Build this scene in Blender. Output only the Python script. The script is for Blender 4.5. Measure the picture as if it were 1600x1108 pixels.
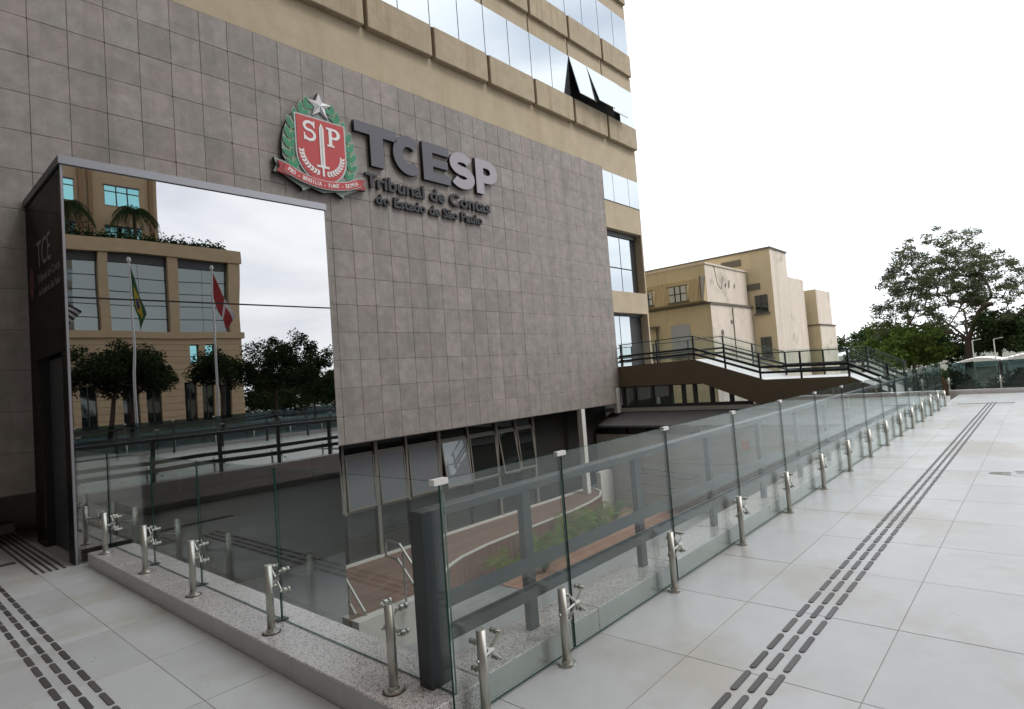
import bpy, bmesh, math, random
from mathutils import Vector, Matrix, noise
random.seed(7)
R = math.radians
sc = bpy.context.scene
for o in list(bpy.data.objects): bpy.data.objects.remove(o)
COL = sc.collection

# ------------------------------------------------------------------ camera
cam = bpy.data.cameras.new('camera'); camo = bpy.data.objects.new('camera', cam); COL.objects.link(camo)
YAW, PIT, ROL = 0.701238, 0.0456347, -0.0777264
cyw, syw, cpt, spt, crl, srl = math.cos(YAW), math.sin(YAW), math.cos(PIT), math.sin(PIT), math.cos(ROL), math.sin(ROL)
fw = Vector((cyw*cpt, syw*cpt, spt)); rt = Vector((syw, -cyw, 0)); up = rt.cross(fw)
r2 = rt*crl + up*srl; u2 = -rt*srl + up*crl
mm = Matrix((r2, u2, -fw)).transposed().to_4x4(); mm.translation = (0, 0, 1.6)
camo.matrix_world = mm
cam.sensor_width = 36; cam.lens = 923.708/1600*36
cam.shift_x = -(852.76-800)/1600; cam.shift_y = (546.86-554)/1600
cam.clip_start = 0.05; cam.clip_end = 3000
sc.camera = camo

# ------------------------------------------------------------------ world, sun, exposure
SUN_EL, SUN_AZ = R(52), R(-76)          # azimuth of the sun measured from +X towards +Y
w = bpy.data.worlds.new('World'); sc.world = w; w.use_nodes = True
nt = w.node_tree; nt.nodes.clear()
def wn(t, **k):
    n = nt.nodes.new(t)
    for a, b in k.items(): setattr(n, a, b)
    return n
sky = wn('ShaderNodeTexSky', sky_type='NISHITA', sun_disc=False)
sky.sun_elevation = SUN_EL; sky.sun_rotation = math.pi/2 - SUN_AZ
sky.air_density = 1.5; sky.dust_density = 5.0; sky.altitude = 700
mul = wn('ShaderNodeVectorMath', operation='SCALE'); mul.inputs['Scale'].default_value = 0.10
nt.links.new(sky.outputs[0], mul.inputs[0])
tc = wn('ShaderNodeTexCoord'); mp = wn('ShaderNodeMapping'); mp.inputs['Scale'].default_value = (1, 1, 2.6)
mp.inputs['Location'].default_value = (3.1, 0.4, 0.2)
nt.links.new(tc.outputs['Generated'], mp.inputs[0])
nz = wn('ShaderNodeTexNoise'); nz.inputs['Scale'].default_value = 2.3; nz.inputs['Detail'].default_value = 6; nz.inputs['Roughness'].default_value = 0.5
nz.inputs['Distortion'].default_value = 0.35
nt.links.new(mp.outputs[0], nz.inputs['Vector'])
rmp = wn('ShaderNodeValToRGB')
rmp.color_ramp.elements[0].position = 0.34; rmp.color_ramp.elements[0].color = (1.10, 1.17, 1.31, 1)
rmp.color_ramp.elements[1].position = 0.62; rmp.color_ramp.elements[1].color = (1.80, 1.82, 1.84, 1)
nt.links.new(nz.outputs['Fac'], rmp.inputs[0])
mixc = wn('ShaderNodeMix', data_type='RGBA'); mixc.inputs[0].default_value = 0.86
nt.links.new(mul.outputs[0], mixc.inputs[6]); nt.links.new(rmp.outputs[0], mixc.inputs[7])
bgn = wn('ShaderNodeBackground'); bgn.inputs['Strength'].default_value = 1.0
nt.links.new(mixc.outputs[2], bgn.inputs[0])
wo = wn('ShaderNodeOutputWorld'); nt.links.new(bgn.outputs[0], wo.inputs[0])

sl = bpy.data.lights.new('sun', 'SUN'); sl.energy = 1.45; sl.angle = R(20); sl.color = (1.0, 0.97, 0.92)
so = bpy.data.objects.new('sun', sl); COL.objects.link(so)
sd = Vector((math.cos(SUN_EL)*math.cos(SUN_AZ), math.cos(SUN_EL)*math.sin(SUN_AZ), math.sin(SUN_EL)))
so.rotation_euler = sd.to_track_quat('Z', 'Y').to_euler(); so.location = (20, -20, 40)
vs = sc.view_settings; vs.view_transform = 'Standard'; vs.look = 'None'; vs.exposure = 0.2; vs.gamma = 1.0
vs.use_curve_mapping = False
try:
    sc.cycles.max_bounces = 10; sc.cycles.transparent_max_bounces = 24; sc.cycles.glossy_bounces = 5
    sc.cycles.caustics_reflective = False; sc.cycles.caustics_refractive = False
except Exception: pass

# ------------------------------------------------------------------ materials
MATS = {}
def mat(name, col, rough=0.6, metal=0.0, var=0.0, scale=4.0, stretch=(1, 1, 1), col2=None, bump=0.0, bscale=40.0,
        rnd=0.0, spec=0.5, speck=None, coat=0.0, streak=None, stain=None):
    m = bpy.data.materials.new(name); m.use_nodes = True; t = m.node_tree; n = t.nodes; L = t.links.new
    b = n['Principled BSDF']; b.inputs['Roughness'].default_value = rough; b.inputs['Metallic'].default_value = metal
    b.inputs['Specular IOR Level'].default_value = spec
    if coat: b.inputs['Coat Weight'].default_value = coat; b.inputs['Coat Roughness'].default_value = 0.05
    c = n.new('ShaderNodeRGB'); c.outputs[0].default_value = (*col, 1); out = c.outputs[0]
    geo = n.new('ShaderNodeNewGeometry')
    def nz(sc_, det=5, ro=0.6, st=(1, 1, 1), off=(0, 0, 0)):
        mp = n.new('ShaderNodeMapping'); mp.inputs['Scale'].default_value = st; mp.inputs['Location'].default_value = off
        L(geo.outputs['Position'], mp.inputs[0])
        x = n.new('ShaderNodeTexNoise'); x.inputs['Scale'].default_value = sc_; x.inputs['Detail'].default_value = det; x.inputs['Roughness'].default_value = ro
        L(mp.outputs[0], x.inputs['Vector']); return x.outputs['Fac']
    def ramp(f, a, b_, ca=(0, 0, 0, 1), cb=(1, 1, 1, 1)):
        r = n.new('ShaderNodeValToRGB'); r.color_ramp.elements[0].position = a; r.color_ramp.elements[1].position = b_
        r.color_ramp.elements[0].color = ca; r.color_ramp.elements[1].color = cb; L(f, r.inputs[0]); return r.outputs[0]
    def mix(f, A, B, mode='MIX'):
        x = n.new('ShaderNodeMix'); x.data_type = 'RGBA'; x.blend_type = mode
        if isinstance(f, float): x.inputs[0].default_value = f
        else: L(f, x.inputs[0])
        if isinstance(A, tuple): x.inputs[6].default_value = (*A, 1)
        else: L(A, x.inputs[6])
        if isinstance(B, tuple): x.inputs[7].default_value = (*B, 1)
        else: L(B, x.inputs[7])
        return x.outputs[2]
    if col2: out = mix(ramp(nz(scale, 6, 0.65, stretch), 0.38, 0.64), out, col2)
    if rnd:
        oi = n.new('ShaderNodeObjectInfo'); mr = n.new('ShaderNodeMapRange'); mr.inputs['To Min'].default_value = 1-rnd; mr.inputs['To Max'].default_value = 1+rnd
        L(oi.outputs['Random'], mr.inputs[0]); out = mix(1.0, out, mr.outputs[0], 'MULTIPLY')
    if var:
        r = ramp(nz(scale*2.3, 8, 0.7, stretch, (7, 3, 1)), 0.25, 0.75, (1-var,)*3+(1,), (1+var,)*3+(1,)); out = mix(1.0, out, r, 'MULTIPLY')
    if streak:   # vertical water marks
        f = ramp(nz(streak[1], 5, 0.7, (1, 1, 0.07), (2, 5, 0)), 0.5, 0.72); f2 = n.new('ShaderNodeMath'); f2.operation = 'MULTIPLY'; f2.inputs[1].default_value = streak[2]
        L(f, f2.inputs[0]); out = mix(f2.outputs[0], out, streak[0])
    if stain:
        f = ramp(nz(stain[1], 4, 0.6, (1, 1, 1), (11, 2, 5)), stain[3], stain[3]+0.14); f2 = n.new('ShaderNodeMath'); f2.operation = 'MULTIPLY'; f2.inputs[1].default_value = stain[2]
        L(f, f2.inputs[0]); out = mix(f2.outputs[0], out, stain[0])
    if speck:
        v = n.new('ShaderNodeTexVoronoi'); v.inputs['Scale'].default_value = speck[1]; L(geo.outputs['Position'], v.inputs['Vector'])
        out = mix(ramp(v.outputs['Color'], 0.25, 0.45), speck[0], out); 
        v2 = n.new('ShaderNodeTexVoronoi'); v2.inputs['Scale'].default_value = speck[1]*1.7; L(geo.outputs['Position'], v2.inputs['Vector'])
        sep = n.new('ShaderNodeSeparateColor'); L(v2.outputs['Color'], sep.inputs[0]); out = mix(ramp(sep.outputs[1], 0.70, 0.78), out, speck[2])
    L(out, b.inputs['Base Color'])
    if rough > 0.08 and metal < 0.5:
        r = n.new('ShaderNodeMapRange'); r.inputs['To Min'].default_value = max(rough-0.08, 0.02); r.inputs['To Max'].default_value = min(rough+0.10, 1)
        L(nz(scale*1.7, 4, 0.6, (1, 1, 1), (1, 9, 4)), r.inputs[0]); L(r.outputs[0], b.inputs['Roughness'])
    if bump:
        bp = n.new('ShaderNodeBump'); bp.inputs['Strength'].default_value = bump; bp.inputs['Distance'].default_value = 0.01
        L(nz(bscale, 4, 0.6), bp.inputs['Height']); L(bp.outputs[0], b.inputs['Normal'])
    MATS[name] = m; return m

mat('stone', (0.258, 0.243, 0.222), 0.62, var=0.26, scale=2.3, col2=(0.31, 0.262, 0.25), bump=0.25, bscale=60, rnd=0.10, streak=((0.15, 0.14, 0.12), 2.6, 0.45), stain=((0.16, 0.15, 0.13), 1.1, 0.5, 0.56))
mat('joint', (0.135, 0.12, 0.11), 0.9)
mat('yellow', (0.46, 0.385, 0.275), 0.8, var=0.12, scale=0.9, bump=0.3, bscale=50, streak=((0.37, 0.285, 0.17), 1.7, 0.6))
mat('yellow_panel', (0.42, 0.35, 0.25), 0.85, var=0.16, scale=1.6, bump=0.35, bscale=45, rnd=0.05, streak=((0.27, 0.20, 0.115), 3.2, 0.75))
mat('shadow_gap', (0.10, 0.08, 0.045), 0.9)
mat('floor_tile', (0.525, 0.535, 0.535), 0.30, var=0.075, scale=1.3, rnd=0.05, bump=0.02, bscale=30, stain=((0.40, 0.37, 0.31), 0.95, 0.65, 0.51), streak=((0.44, 0.42, 0.38), 1.3, 0.25))
mat('floor_joint', (0.36, 0.345, 0.315), 0.8)
mat('tactile', (0.075, 0.066, 0.066), 0.42, rnd=0.25, bump=0.1, bscale=200)
mat('granite', (0.56, 0.535, 0.525), 0.20, speck=((0.15, 0.135, 0.135), 170, (0.70, 0.62, 0.60)))
mat('kerb_face', (0.46, 0.465, 0.45), 0.4, var=0.1, scale=3)
mat('steel', (0.50, 0.49, 0.45), 0.40, 1.0)
mat('dark_metal', (0.042, 0.048, 0.053), 0.42)
mat('black_metal', (0.012, 0.013, 0.015), 0.38)
mat('rust', (0.12, 0.085, 0.06), 0.6, 0.4)
mat('bridge_brown', (0.138, 0.106, 0.068), 0.8, var=0.06, scale=0.7)
mat('bridge_floor', (0.60, 0.60, 0.60), 0.5, var=0.06)
mat('concrete', (0.34, 0.335, 0.315), 0.75, var=0.10, scale=0.8, bump=0.2, stain=((0.25, 0.24, 0.22), 0.6, 0.5, 0.5))
mat('courtyard_floor', (0.27, 0.275, 0.28), 0.5, var=0.06, scale=0.7)
mat('roof_dark', (0.10, 0.10, 0.10), 0.7, var=0.15, scale=1.1)
mat('plaster', (0.40, 0.39, 0.36), 0.8, var=0.08, scale=0.7, streak=((0.30, 0.28, 0.25), 1.2, 0.5))
mat('shade_concrete', (0.035, 0.036, 0.034), 0.8, var=0.15)  # concrete coloured dark to stand for the shade below the plaza
mat('white_paint', (0.72, 0.72, 0.70), 0.55, var=0.06)
mat('clamp_white', (0.80, 0.80, 0.79), 0.35)
mat('wood', (0.175, 0.105, 0.078), 0.55, var=0.22, scale=2.0, stretch=(6, 1, 1), rnd=0.16)
mat('wood_slat', (0.155, 0.078, 0.054), 0.6, var=0.2, scale=2.0, rnd=0.18)
mat('deck_edge', (0.55, 0.53, 0.49), 0.5)
mat('brown_paving', (0.30, 0.17, 0.12), 0.7, var=0.12, scale=2)
mat('frame', (0.18, 0.168, 0.148), 0.5)
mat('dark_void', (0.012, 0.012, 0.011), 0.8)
mat('dark_frame', (0.03, 0.032, 0.032), 0.45)
mat('blind', (0.42, 0.44, 0.47), 0.7)
mat('trim', (0.33, 0.33, 0.36), 0.35, 0.5)
mat('letter_dark', (0.085, 0.085, 0.105), 0.42)
mat('letter_light', (0.34, 0.325, 0.365), 0.45)
mat('letter_black', (0.016, 0.016, 0.02), 0.5)
mat('letter_side', (0.02, 0.02, 0.022), 0.5)
mat('arms_plate', (0.24, 0.29, 0.26), 0.5)
mat('arms_green', (0.025, 0.235, 0.115), 0.5, rnd=0.15)
mat('arms_leaf_edge', (0.24, 0.42, 0.16), 0.5)
mat('arms_leaf_pale', (0.34, 0.46, 0.33), 0.5)
mat('arms_red', (0.50, 0.055, 0.058), 0.55)
mat('arms_white', (0.80, 0.80, 0.80), 0.5)
mat('arms_grey', (0.50, 0.52, 0.53), 0.45)
mat('arms_darkred', (0.34, 0.03, 0.035), 0.5)
mat('arms_star_dark', (0.45, 0.45, 0.50), 0.4)
mat('old_yellow', (0.66, 0.56, 0.37), 0.85, var=0.07, scale=0.6, streak=((0.42, 0.33, 0.19), 0.8, 0.45))
mat('old_cream', (0.70, 0.62, 0.53), 0.85, var=0.08, scale=0.6, streak=((0.40, 0.34, 0.27), 0.9, 0.6), stain=((0.30, 0.27, 0.23), 0.9, 0.55, 0.56))
mat('old_tile', (0.46, 0.36, 0.20), 0.85, var=0.1)
mat('grime', (0.16, 0.14, 0.11), 0.9, var=0.2)
mat('brown_stone', (0.40, 0.295, 0.18), 0.75, var=0.10, scale=0.8, rnd=0.04)
mat('brown_dark', (0.23, 0.14, 0.07), 0.75, var=0.1, scale=0.8)
mat('asphalt', (0.055, 0.055, 0.055), 0.85, var=0.15, scale=1)
mat('ground_mat', (0.12, 0.125, 0.09), 0.95, var=0.2, scale=0.05)
mat('pavement_mat', (0.30, 0.29, 0.28), 0.8, var=0.1, scale=0.7)
mat('bark', (0.075, 0.052, 0.036), 0.9, var=0.25, scale=5, bump=0.5, bscale=20)
mat('pole_metal', (0.48, 0.48, 0.48), 0.35, 0.4)
mat('flag_green', (0.012, 0.075, 0.022), 0.8)
mat('flag_yellow', (0.36, 0.27, 0.015), 0.8)
mat('flag_blue', (0.02, 0.03, 0.16), 0.8)
mat('flag_red', (0.24, 0.012, 0.016), 0.8)
mat('flag_white', (0.45, 0.42, 0.43), 0.8)
mat('flag_black', (0.02, 0.02, 0.02), 0.8)
mat('tower_far', (0.62, 0.64, 0.66), 0.8)
mat('sticker_grey', (0.15, 0.155, 0.15), 0.6)
mat('sticker_red', (0.085, 0.015, 0.017), 0.6)
mat('red_sign', (0.55, 0.12, 0.08), 0.6)
mat('canopy_white', (0.74, 0.72, 0.70), 0.6)

def leafmat(name, c1, c2, tr=0.35):
    m = bpy.data.materials.new(name); m.use_nodes = True; t = m.node_tree; n = t.nodes; n.clear(); L = t.links.new
    geo = n.new('ShaderNodeNewGeometry'); r = n.new('ShaderNodeValToRGB')
    r.color_ramp.elements[0].color = (*c1, 1); r.color_ramp.elements[1].color = (*c2, 1)
    L(geo.outputs['Random Per Island'], r.inputs[0])
    d = n.new('ShaderNodeBsdfDiffuse'); L(r.outputs[0], d.inputs[0])
    tl = n.new('ShaderNodeBsdfTranslucent'); L(r.outputs[0], tl.inputs[0])
    x = n.new('ShaderNodeMixShader'); x.inputs[0].default_value = tr; L(d.outputs[0], x.inputs[1]); L(tl.outputs[0], x.inputs[2])
    o = n.new('ShaderNodeOutputMaterial'); L(x.outputs[0], o.inputs[0]); MATS[name] = m
leafmat('leaf_big', (0.055, 0.072, 0.038), (0.16, 0.185, 0.105), 0.45)  # greyed and lightened so distance haze sits in the leaf colour
leafmat('leaf_bush', (0.045, 0.08, 0.018), (0.15, 0.20, 0.05))
leafmat('leaf_dark', (0.024, 0.044, 0.018), (0.07, 0.10, 0.042))
leafmat('leaf_fern', (0.07, 0.13, 0.02), (0.22, 0.30, 0.06))
leafmat('leaf_street', (0.014, 0.026, 0.011), (0.04, 0.06, 0.024), 0.2)  # dark greens put the backlit look of the mirrored trees into the colour
leafmat('leaf_dry', (0.10, 0.055, 0.04), (0.20, 0.14, 0.09))

def glassmat(name, tint, refl=1.0, ior=1.5):
    m = bpy.data.materials.new(name); m.use_nodes = True; t = m.node_tree; n = t.nodes; n.clear(); L = t.links.new
    # Schlick reflectance from |cos|, the same for both sides of the pane
    geo = n.new('ShaderNodeNewGeometry'); dt = n.new('ShaderNodeVectorMath'); dt.operation = 'DOT_PRODUCT'; L(geo.outputs['Incoming'], dt.inputs[0]); L(geo.outputs['Normal'], dt.inputs[1])
    def mt(op, a, b=None):
        q = n.new('ShaderNodeMath'); q.operation = op
        for i, v in enumerate((a, b)):
            if v is None: continue
            if isinstance(v, (int, float)): q.inputs[i].default_value = v
            else: L(v, q.inputs[i])
        return q.outputs[0]
    r0 = ((ior-1)/(ior+1))**2
    ac = mt('ABSOLUTE', dt.outputs['Value']); p5 = mt('POWER', mt('SUBTRACT', 1.0, ac), 5.0)
    k = n.new('ShaderNodeMath'); k.operation = 'MULTIPLY'; k.inputs[1].default_value = refl; k.use_clamp = True; L(mt('ADD', mt('MULTIPLY', p5, 1-r0), r0), k.inputs[0])
    tr = n.new('ShaderNodeBsdfTransparent'); tr.inputs[0].default_value = (*tint, 1)
    g = n.new('ShaderNodeBsdfGlossy'); g.inputs['Roughness'].default_value = 0.0; g.inputs[0].default_value = (0.95, 1, 0.98, 1)
    # a thin film of dust and dried water marks
    nzt = n.new('ShaderNodeTexNoise'); nzt.inputs['Scale'].default_value = 2.2; nzt.inputs['Detail'].default_value = 7; nzt.inputs['Roughness'].default_value = .65
    mpp = n.new('ShaderNodeMapping'); mpp.inputs['Scale'].default_value = (1, 1, .35); L(geo.outputs['Position'], mpp.inputs[0]); L(mpp.outputs[0], nzt.inputs['Vector'])
    mrg = n.new('ShaderNodeMapRange'); mrg.inputs['From Min'].default_value = .42; mrg.inputs['From Max'].default_value = .8; mrg.inputs['To Max'].default_value = .055; L(nzt.outputs['Fac'], mrg.inputs[0])
    df = n.new('ShaderNodeBsdfDiffuse'); df.inputs[0].default_value = (.6, .6, .58, 1)
    dx = n.new('ShaderNodeMixShader'); L(mrg.outputs[0], dx.inputs[0]); L(tr.outputs[0], dx.inputs[1]); L(df.outputs[0], dx.inputs[2])
    x = n.new('ShaderNodeMixShader'); L(k.outputs[0], x.inputs[0]); L(dx.outputs[0], x.inputs[1]); L(g.outputs[0], x.inputs[2])
    o = n.new('ShaderNodeOutputMaterial'); L(x.outputs[0], o.inputs[0]); MATS[name] = m
glassmat('glass', (0.95, 0.978, 0.97), 1.0, 1.52)
glassmat('window_clear', (0.80, 0.84, 0.85), 1.3)
def coated(name, base, gl, fac, rough=0.0, wav=0.0, wsc=0.6):
    m = bpy.data.materials.new(name); m.use_nodes = True; t = m.node_tree; n = t.nodes; n.clear(); L = t.links.new
    d = n.new('ShaderNodeBsdfDiffuse'); d.inputs[0].default_value = (*base, 1)
    g = n.new('ShaderNodeBsdfGlossy'); g.inputs['Roughness'].default_value = rough; g.inputs[0].default_value = (*gl, 1)
    if wav:
        geo = n.new('ShaderNodeNewGeometry'); nz = n.new('ShaderNodeTexNoise'); nz.inputs['Scale'].default_value = wsc; nz.inputs['Detail'].default_value = 1
        L(geo.outputs['Position'], nz.inputs['Vector']); bp = n.new('ShaderNodeBump'); bp.inputs['Strength'].default_value = 1; bp.inputs['Distance'].default_value = wav
        L(nz.outputs['Fac'], bp.inputs['Height']); L(bp.outputs[0], g.inputs['Normal'])
    x = n.new('ShaderNodeMixShader'); x.inputs[0].default_value = fac; L(d.outputs[0], x.inputs[1]); L(g.outputs[0], x.inputs[2])
    o = n.new('ShaderNodeOutputMaterial'); L(x.outputs[0], o.inputs[0]); MATS[name] = m
coated('mirror', (0.01, 0.01, 0.01), (0.545, 0.545, 0.55), 0.94, 0.0, 0.0022, 0.8)
coated('box_side', (0.022, 0.020, 0.018), (0.35, 0.34, 0.33), 0.25, 0.05)
coated('facade_glass', (0.17, 0.19, 0.20), (0.66, 0.71, 0.74), 0.72, 0.0, 0.002, 0.7)
coated('teal_glass', (0.02, 0.06, 0.065), (0.33, 0.72, 0.74), 0.85)
coated('grey_glass', (0.10, 0.115, 0.115), (0.40, 0.45, 0.45), 0.35)
coated('dark_glass', (0.012, 0.014, 0.013), (0.5, 0.55, 0.53), 0.13)
coated('blind_glass', (0.20, 0.21, 0.23), (0.5, 0.55, 0.55), 0.16)
coated('glass_edge', (0.008, 0.045, 0.035), (0.25, 0.45, 0.38), 0.18, 0.2)

# ------------------------------------------------------------------ mesh helpers
class MB:
    def __init__(s): s.v = []; s.f = []; s.m = []
    def quad(s, a, b, c, d, mi=0):
        i = len(s.v); s.v += [tuple(a), tuple(b), tuple(c), tuple(d)]; s.f.append((i, i+1, i+2, i+3)); s.m.append(mi); return s
    def tri(s, a, b, c, mi=0):
        i = len(s.v); s.v += [tuple(a), tuple(b), tuple(c)]; s.f.append((i, i+1, i+2)); s.m.append(mi); return s
    def box(s, x0, x1, y0, y1, z0, z1, mi=0, ms=None):
        i = len(s.v)
        s.v += [(x0, y0, z0), (x1, y0, z0), (x1, y1, z0), (x0, y1, z0), (x0, y0, z1), (x1, y0, z1), (x1, y1, z1), (x0, y1, z1)]
        for k, f in enumerate(((0, 3, 2, 1), (4, 5, 6, 7), (0, 1, 5, 4), (1, 2, 6, 5), (2, 3, 7, 6), (3, 0, 4, 7))):
            s.f.append(tuple(i+q for q in f)); s.m.append(ms[k] if ms else mi)
        return s
    def cyl(s, a, b, r, n=10, r2=None, mi=0, cap=True):
        a = Vector(a); b = Vector(b); d = (b-a).normalized(); r2 = r if r2 is None else r2
        t = Vector((0, 0, 1)) if abs(d.z) < 0.9 else Vector((1, 0, 0)); p = d.cross(t).normalized(); q = d.cross(p); i = len(s.v)
        for k in range(n):
            e = p*math.cos(2*math.pi*k/n)+q*math.sin(2*math.pi*k/n); s.v += [tuple(a+e*r), tuple(b+e*r2)]
        for k in range(n):
            j = (k+1) % n; s.f.append((i+2*k, i+2*j, i+2*j+1, i+2*k+1)); s.m.append(mi)
        if cap:
            s.f.append(tuple(i+2*k for k in range(n))[::-1]); s.m.append(mi); s.f.append(tuple(i+2*k+1 for k in range(n))); s.m.append(mi)
        return s
    def tube(s, pts, r, n=8, mi=0):
        for a, b in zip(pts[:-1], pts[1:]): s.cyl(a, b, r, n, mi=mi)
        return s
    def bar(s, a, b, w, h, mi=0):
        # box section along a->b, w horizontal, h vertical
        a = Vector(a); b = Vector(b); d = (b-a).normalized(); sd_ = d.cross(Vector((0, 0, 1)))
        sd_ = Vector((1, 0, 0)) if sd_.length < 1e-4 else sd_.normalized(); u = sd_.cross(d)
        i = len(s.v)
        for p in (a, b):
            for e in (-sd_*w/2-u*h/2, sd_*w/2-u*h/2, sd_*w/2+u*h/2, -sd_*w/2+u*h/2): s.v.append(tuple(p+e))
        for f in ((0, 1, 2, 3), (7, 6, 5, 4), (0, 4, 5, 1), (1, 5, 6, 2), (2, 6, 7, 3), (3, 7, 4, 0)): s.f.append(tuple(i+q for q in f)); s.m.append(mi)
        return s
    def prism(s, poly, fn, t0, t1, mi=0, mside=None):
        # poly of 2D points; fn(p, t) -> 3D
        n = len(poly); i = len(s.v)
        s.v += [tuple(fn(p, t0)) for p in poly]+[tuple(fn(p, t1)) for p in poly]
        s.f.append(tuple(range(i, i+n))); s.m.append(mi); s.f.append(tuple(range(i+2*n-1, i+n-1, -1))); s.m.append(mi)
        for k in range(n):
            j = (k+1) % n; s.f.append((i+k, i+n+k, i+n+j, i+j)); s.m.append(mi if mside is None else mside)
        return s
    def mesh(s, name, mats):
        me = bpy.data.meshes.new(name); me.from_pydata(s.v, [], s.f)
        for q in (mats if isinstance(mats, (list, tuple)) else [mats]): me.materials.append(MATS[q])
        if any(s.m): me.polygons.foreach_set('material_index', s.m)
        me.update(); return me
    def build(s, name, mats, parent=None, smooth=False, fix=True, bevel=0.0):
        me = s.mesh(name, mats)
        if fix:
            bm = bmesh.new(); bm.from_mesh(me); bmesh.ops.recalc_face_normals(bm, faces=bm.faces)
            if bevel: bmesh.ops.bevel(bm, geom=[e for e in bm.edges], offset=bevel, segments=1, affect='EDGES')
            bm.to_mesh(me); bm.free()
        if smooth: me.shade_smooth()
        return link(name, me, parent)
def link(name, me, parent=None, loc=None):
    o = bpy.data.objects.new(name, me); COL.objects.link(o)
    if parent is not None:
        o.parent = parent
        if parent.type == 'EMPTY': o.location = -parent.location
    if loc is not None: o.location = Vector(o.location)+Vector(loc)
    return o
def thing(name, label, cat, loc, group=None):
    o = bpy.data.objects.new(name, None); COL.objects.link(o); o.location = loc; o.empty_display_size = 0.2
    return tag(o, label, cat, group)
def tag(o, label, cat, group=None):
    o['label'] = label; o['category'] = cat
    if group: o['group'] = group
    return o
def struct(o): o['kind'] = 'structure'; return o
def stuff(o): o['kind'] = 'stuff'; return o
def B(*a, **k): return MB().box(*a, **k)

# ------------------------------------------------------------------ terrain and plaza
gm = MB(); gm.quad((-800, -800, -2.9), (1500, -800, -2.9), (1500, 900, -2.9), (-800, 900, -2.9))
struct(gm.build('ground', 'ground_mat'))
pl = MB()
pl.box(-30, 23.6, -8, 2.30, -0.45, -0.004)
pl.box(-30, 2.0, 2.30, 11.8, -0.45, -0.004)
plaza = struct(pl.build('plaza', 'floor_joint'))
T = 0.88; G = 0.0026
def tile_mesh(w_, h_):
    m = MB().box(G, w_-G, G, h_-G, -0.012, 0)
    return m.mesh('tile', 'floor_tile')
TM = tile_mesh(T, T); cache = {}
def put_tile(x0, x1, y0, y1):
    w_, h_ = round(x1-x0, 3), round(y1-y0, 3)
    if w_ < 0.02 or h_ < 0.02: return
    me = TM if (w_, h_) == (T, T) else cache.setdefault((w_, h_), None) or tile_mesh(w_, h_)
    cache[(w_, h_)] = me
    o = link('tile', me, plaza, (x0, y0, random.uniform(-0.0012, 0.0)))
XJ = [1.22+T*k for k in range(0, 26)]
YJ = [2.29] + [1.67-T*k for k in range(0, 5)]
for i in range(25):
    for j in range(5): put_tile(XJ[i], min(XJ[i+1], 23.28), YJ[j+1], YJ[j])
YL = [2.29, 2.75] + [2.75+T*k for k in range(1, 10)] + [11.33]
XL = [-1.42, -0.54, 0.34, 1.22]
for j in range(len(YL)-1):
    for i in range(3): put_tile(XL[i], XL[i+1], YL[j], YL[j+1])
    if YL[j+1] < 8.1: put_tile(1.22, 1.60, YL[j], YL[j+1])
    elif YL[j] < 7.95: put_tile(1.22, 1.60, YL[j], 7.95); put_tile(1.22, 1.50, 7.95, YL[j+1])
    else: put_tile(1.22, 1.50, YL[j], YL[j+1])
for j in range(5):
    for i in range(3): put_tile(XL[i], XL[i+1], YJ[j+1], YJ[j])
# paving further behind the camera: a jointed sheet
pm = MB()
x = XJ[0]-T*30
rest = MB()
for i in range(-32, 26):
    for j in range(-8, 0):
        x0 = 1.22+T*i; y0 = 1.67-T*4+T*j
        rest.box(x0+G, min(x0+T, 23.28)-G, y0+G, y0+T-G, -0.012, 0)
for i in range(-32, -3):
    for j in range(0, 15):
        x0 = 1.22+T*i; y0 = 1.67-T*4+T*j
        rest.box(x0+G, x0+T-G, y0+G, y0+T-G, -0.012, 0)
stuff(rest.build('tile', 'floor_tile', plaza, fix=False))
# street behind the camera
struct(B(-120, 90, -60, -8.03, -2.6, -0.14).build('street_terrace', 'asphalt'))
struct(B(-120, 90, -29.9, -22, -0.14, 0.0).build('pavement', 'pavement_mat'))
struct(B(-120, 90, -11, -8.03, -0.14, 0.0).build('pavement', 'pavement_mat'))

# tactile guide bars
def rounded_bar(l, w_, h):
    pts = []; n = 5; r = w_/2
    for k in range(n): a = -math.pi/2+math.pi*k/(n-1); pts.append((l-r+math.cos(a)*r, math.sin(a)*r))
    for k in range(n): a = math.pi/2+math.pi*k/(n-1); pts.append((r+math.cos(a)*r, math.sin(a)*r))
    m = MB(); m.prism(pts, lambda p, t: (p[0], p[1]*(1-0.18*(t > 0))+0, t), -0.001, h); return m.mesh('guide_bar', 'tactile')
GB = rounded_bar(0.215, 0.036, 0.005)
gp = thing('tactile_path', 'three rows of dark guide bars running along the right paving to far railing', 'tactile paving', (2, 1.24, 0))
for s_, yy in enumerate((1.322, 1.243, 1.164)):
    for k in range(73):
        link('guide_bar', GB, gp, (1.53+0.25*k+(0.0, 0.02, 0.045)[s_], yy, 0.0))
gq = thing('tactile_path', 'three rows of dark guide bars on the floor in the lower left corner', 'tactile paving', (0.82, 5, 0))
for s_, xx in enumerate((0.905, 0.822, 0.739)):
    for k in range(20):
        o = link('guide_bar', GB, gq, (xx, 3.05+0.25*k+0.05*s_, 0.0)); o.rotation_euler.z = R(90)
ge = thing('threshold_strips', 'five long dark anti-slip strips on the floor before the dark doorway', 'floor strips', (1.3, 8.0, 0))
for xx in (1.21, 1.268, 1.325, 1.378, 1.437):
    B(xx-0.011, xx+0.011, 8.0, 11.25, 0, 0.004).build('strip', 'tactile', ge)
gh = B(0.2, 1.17, 8.86, 8.98, 0, 0.005).build('floor_strip', 'tactile'); tag(gh, 'short dark cross strip on the floor left of the long anti-slip strips', 'floor strip')
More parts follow.
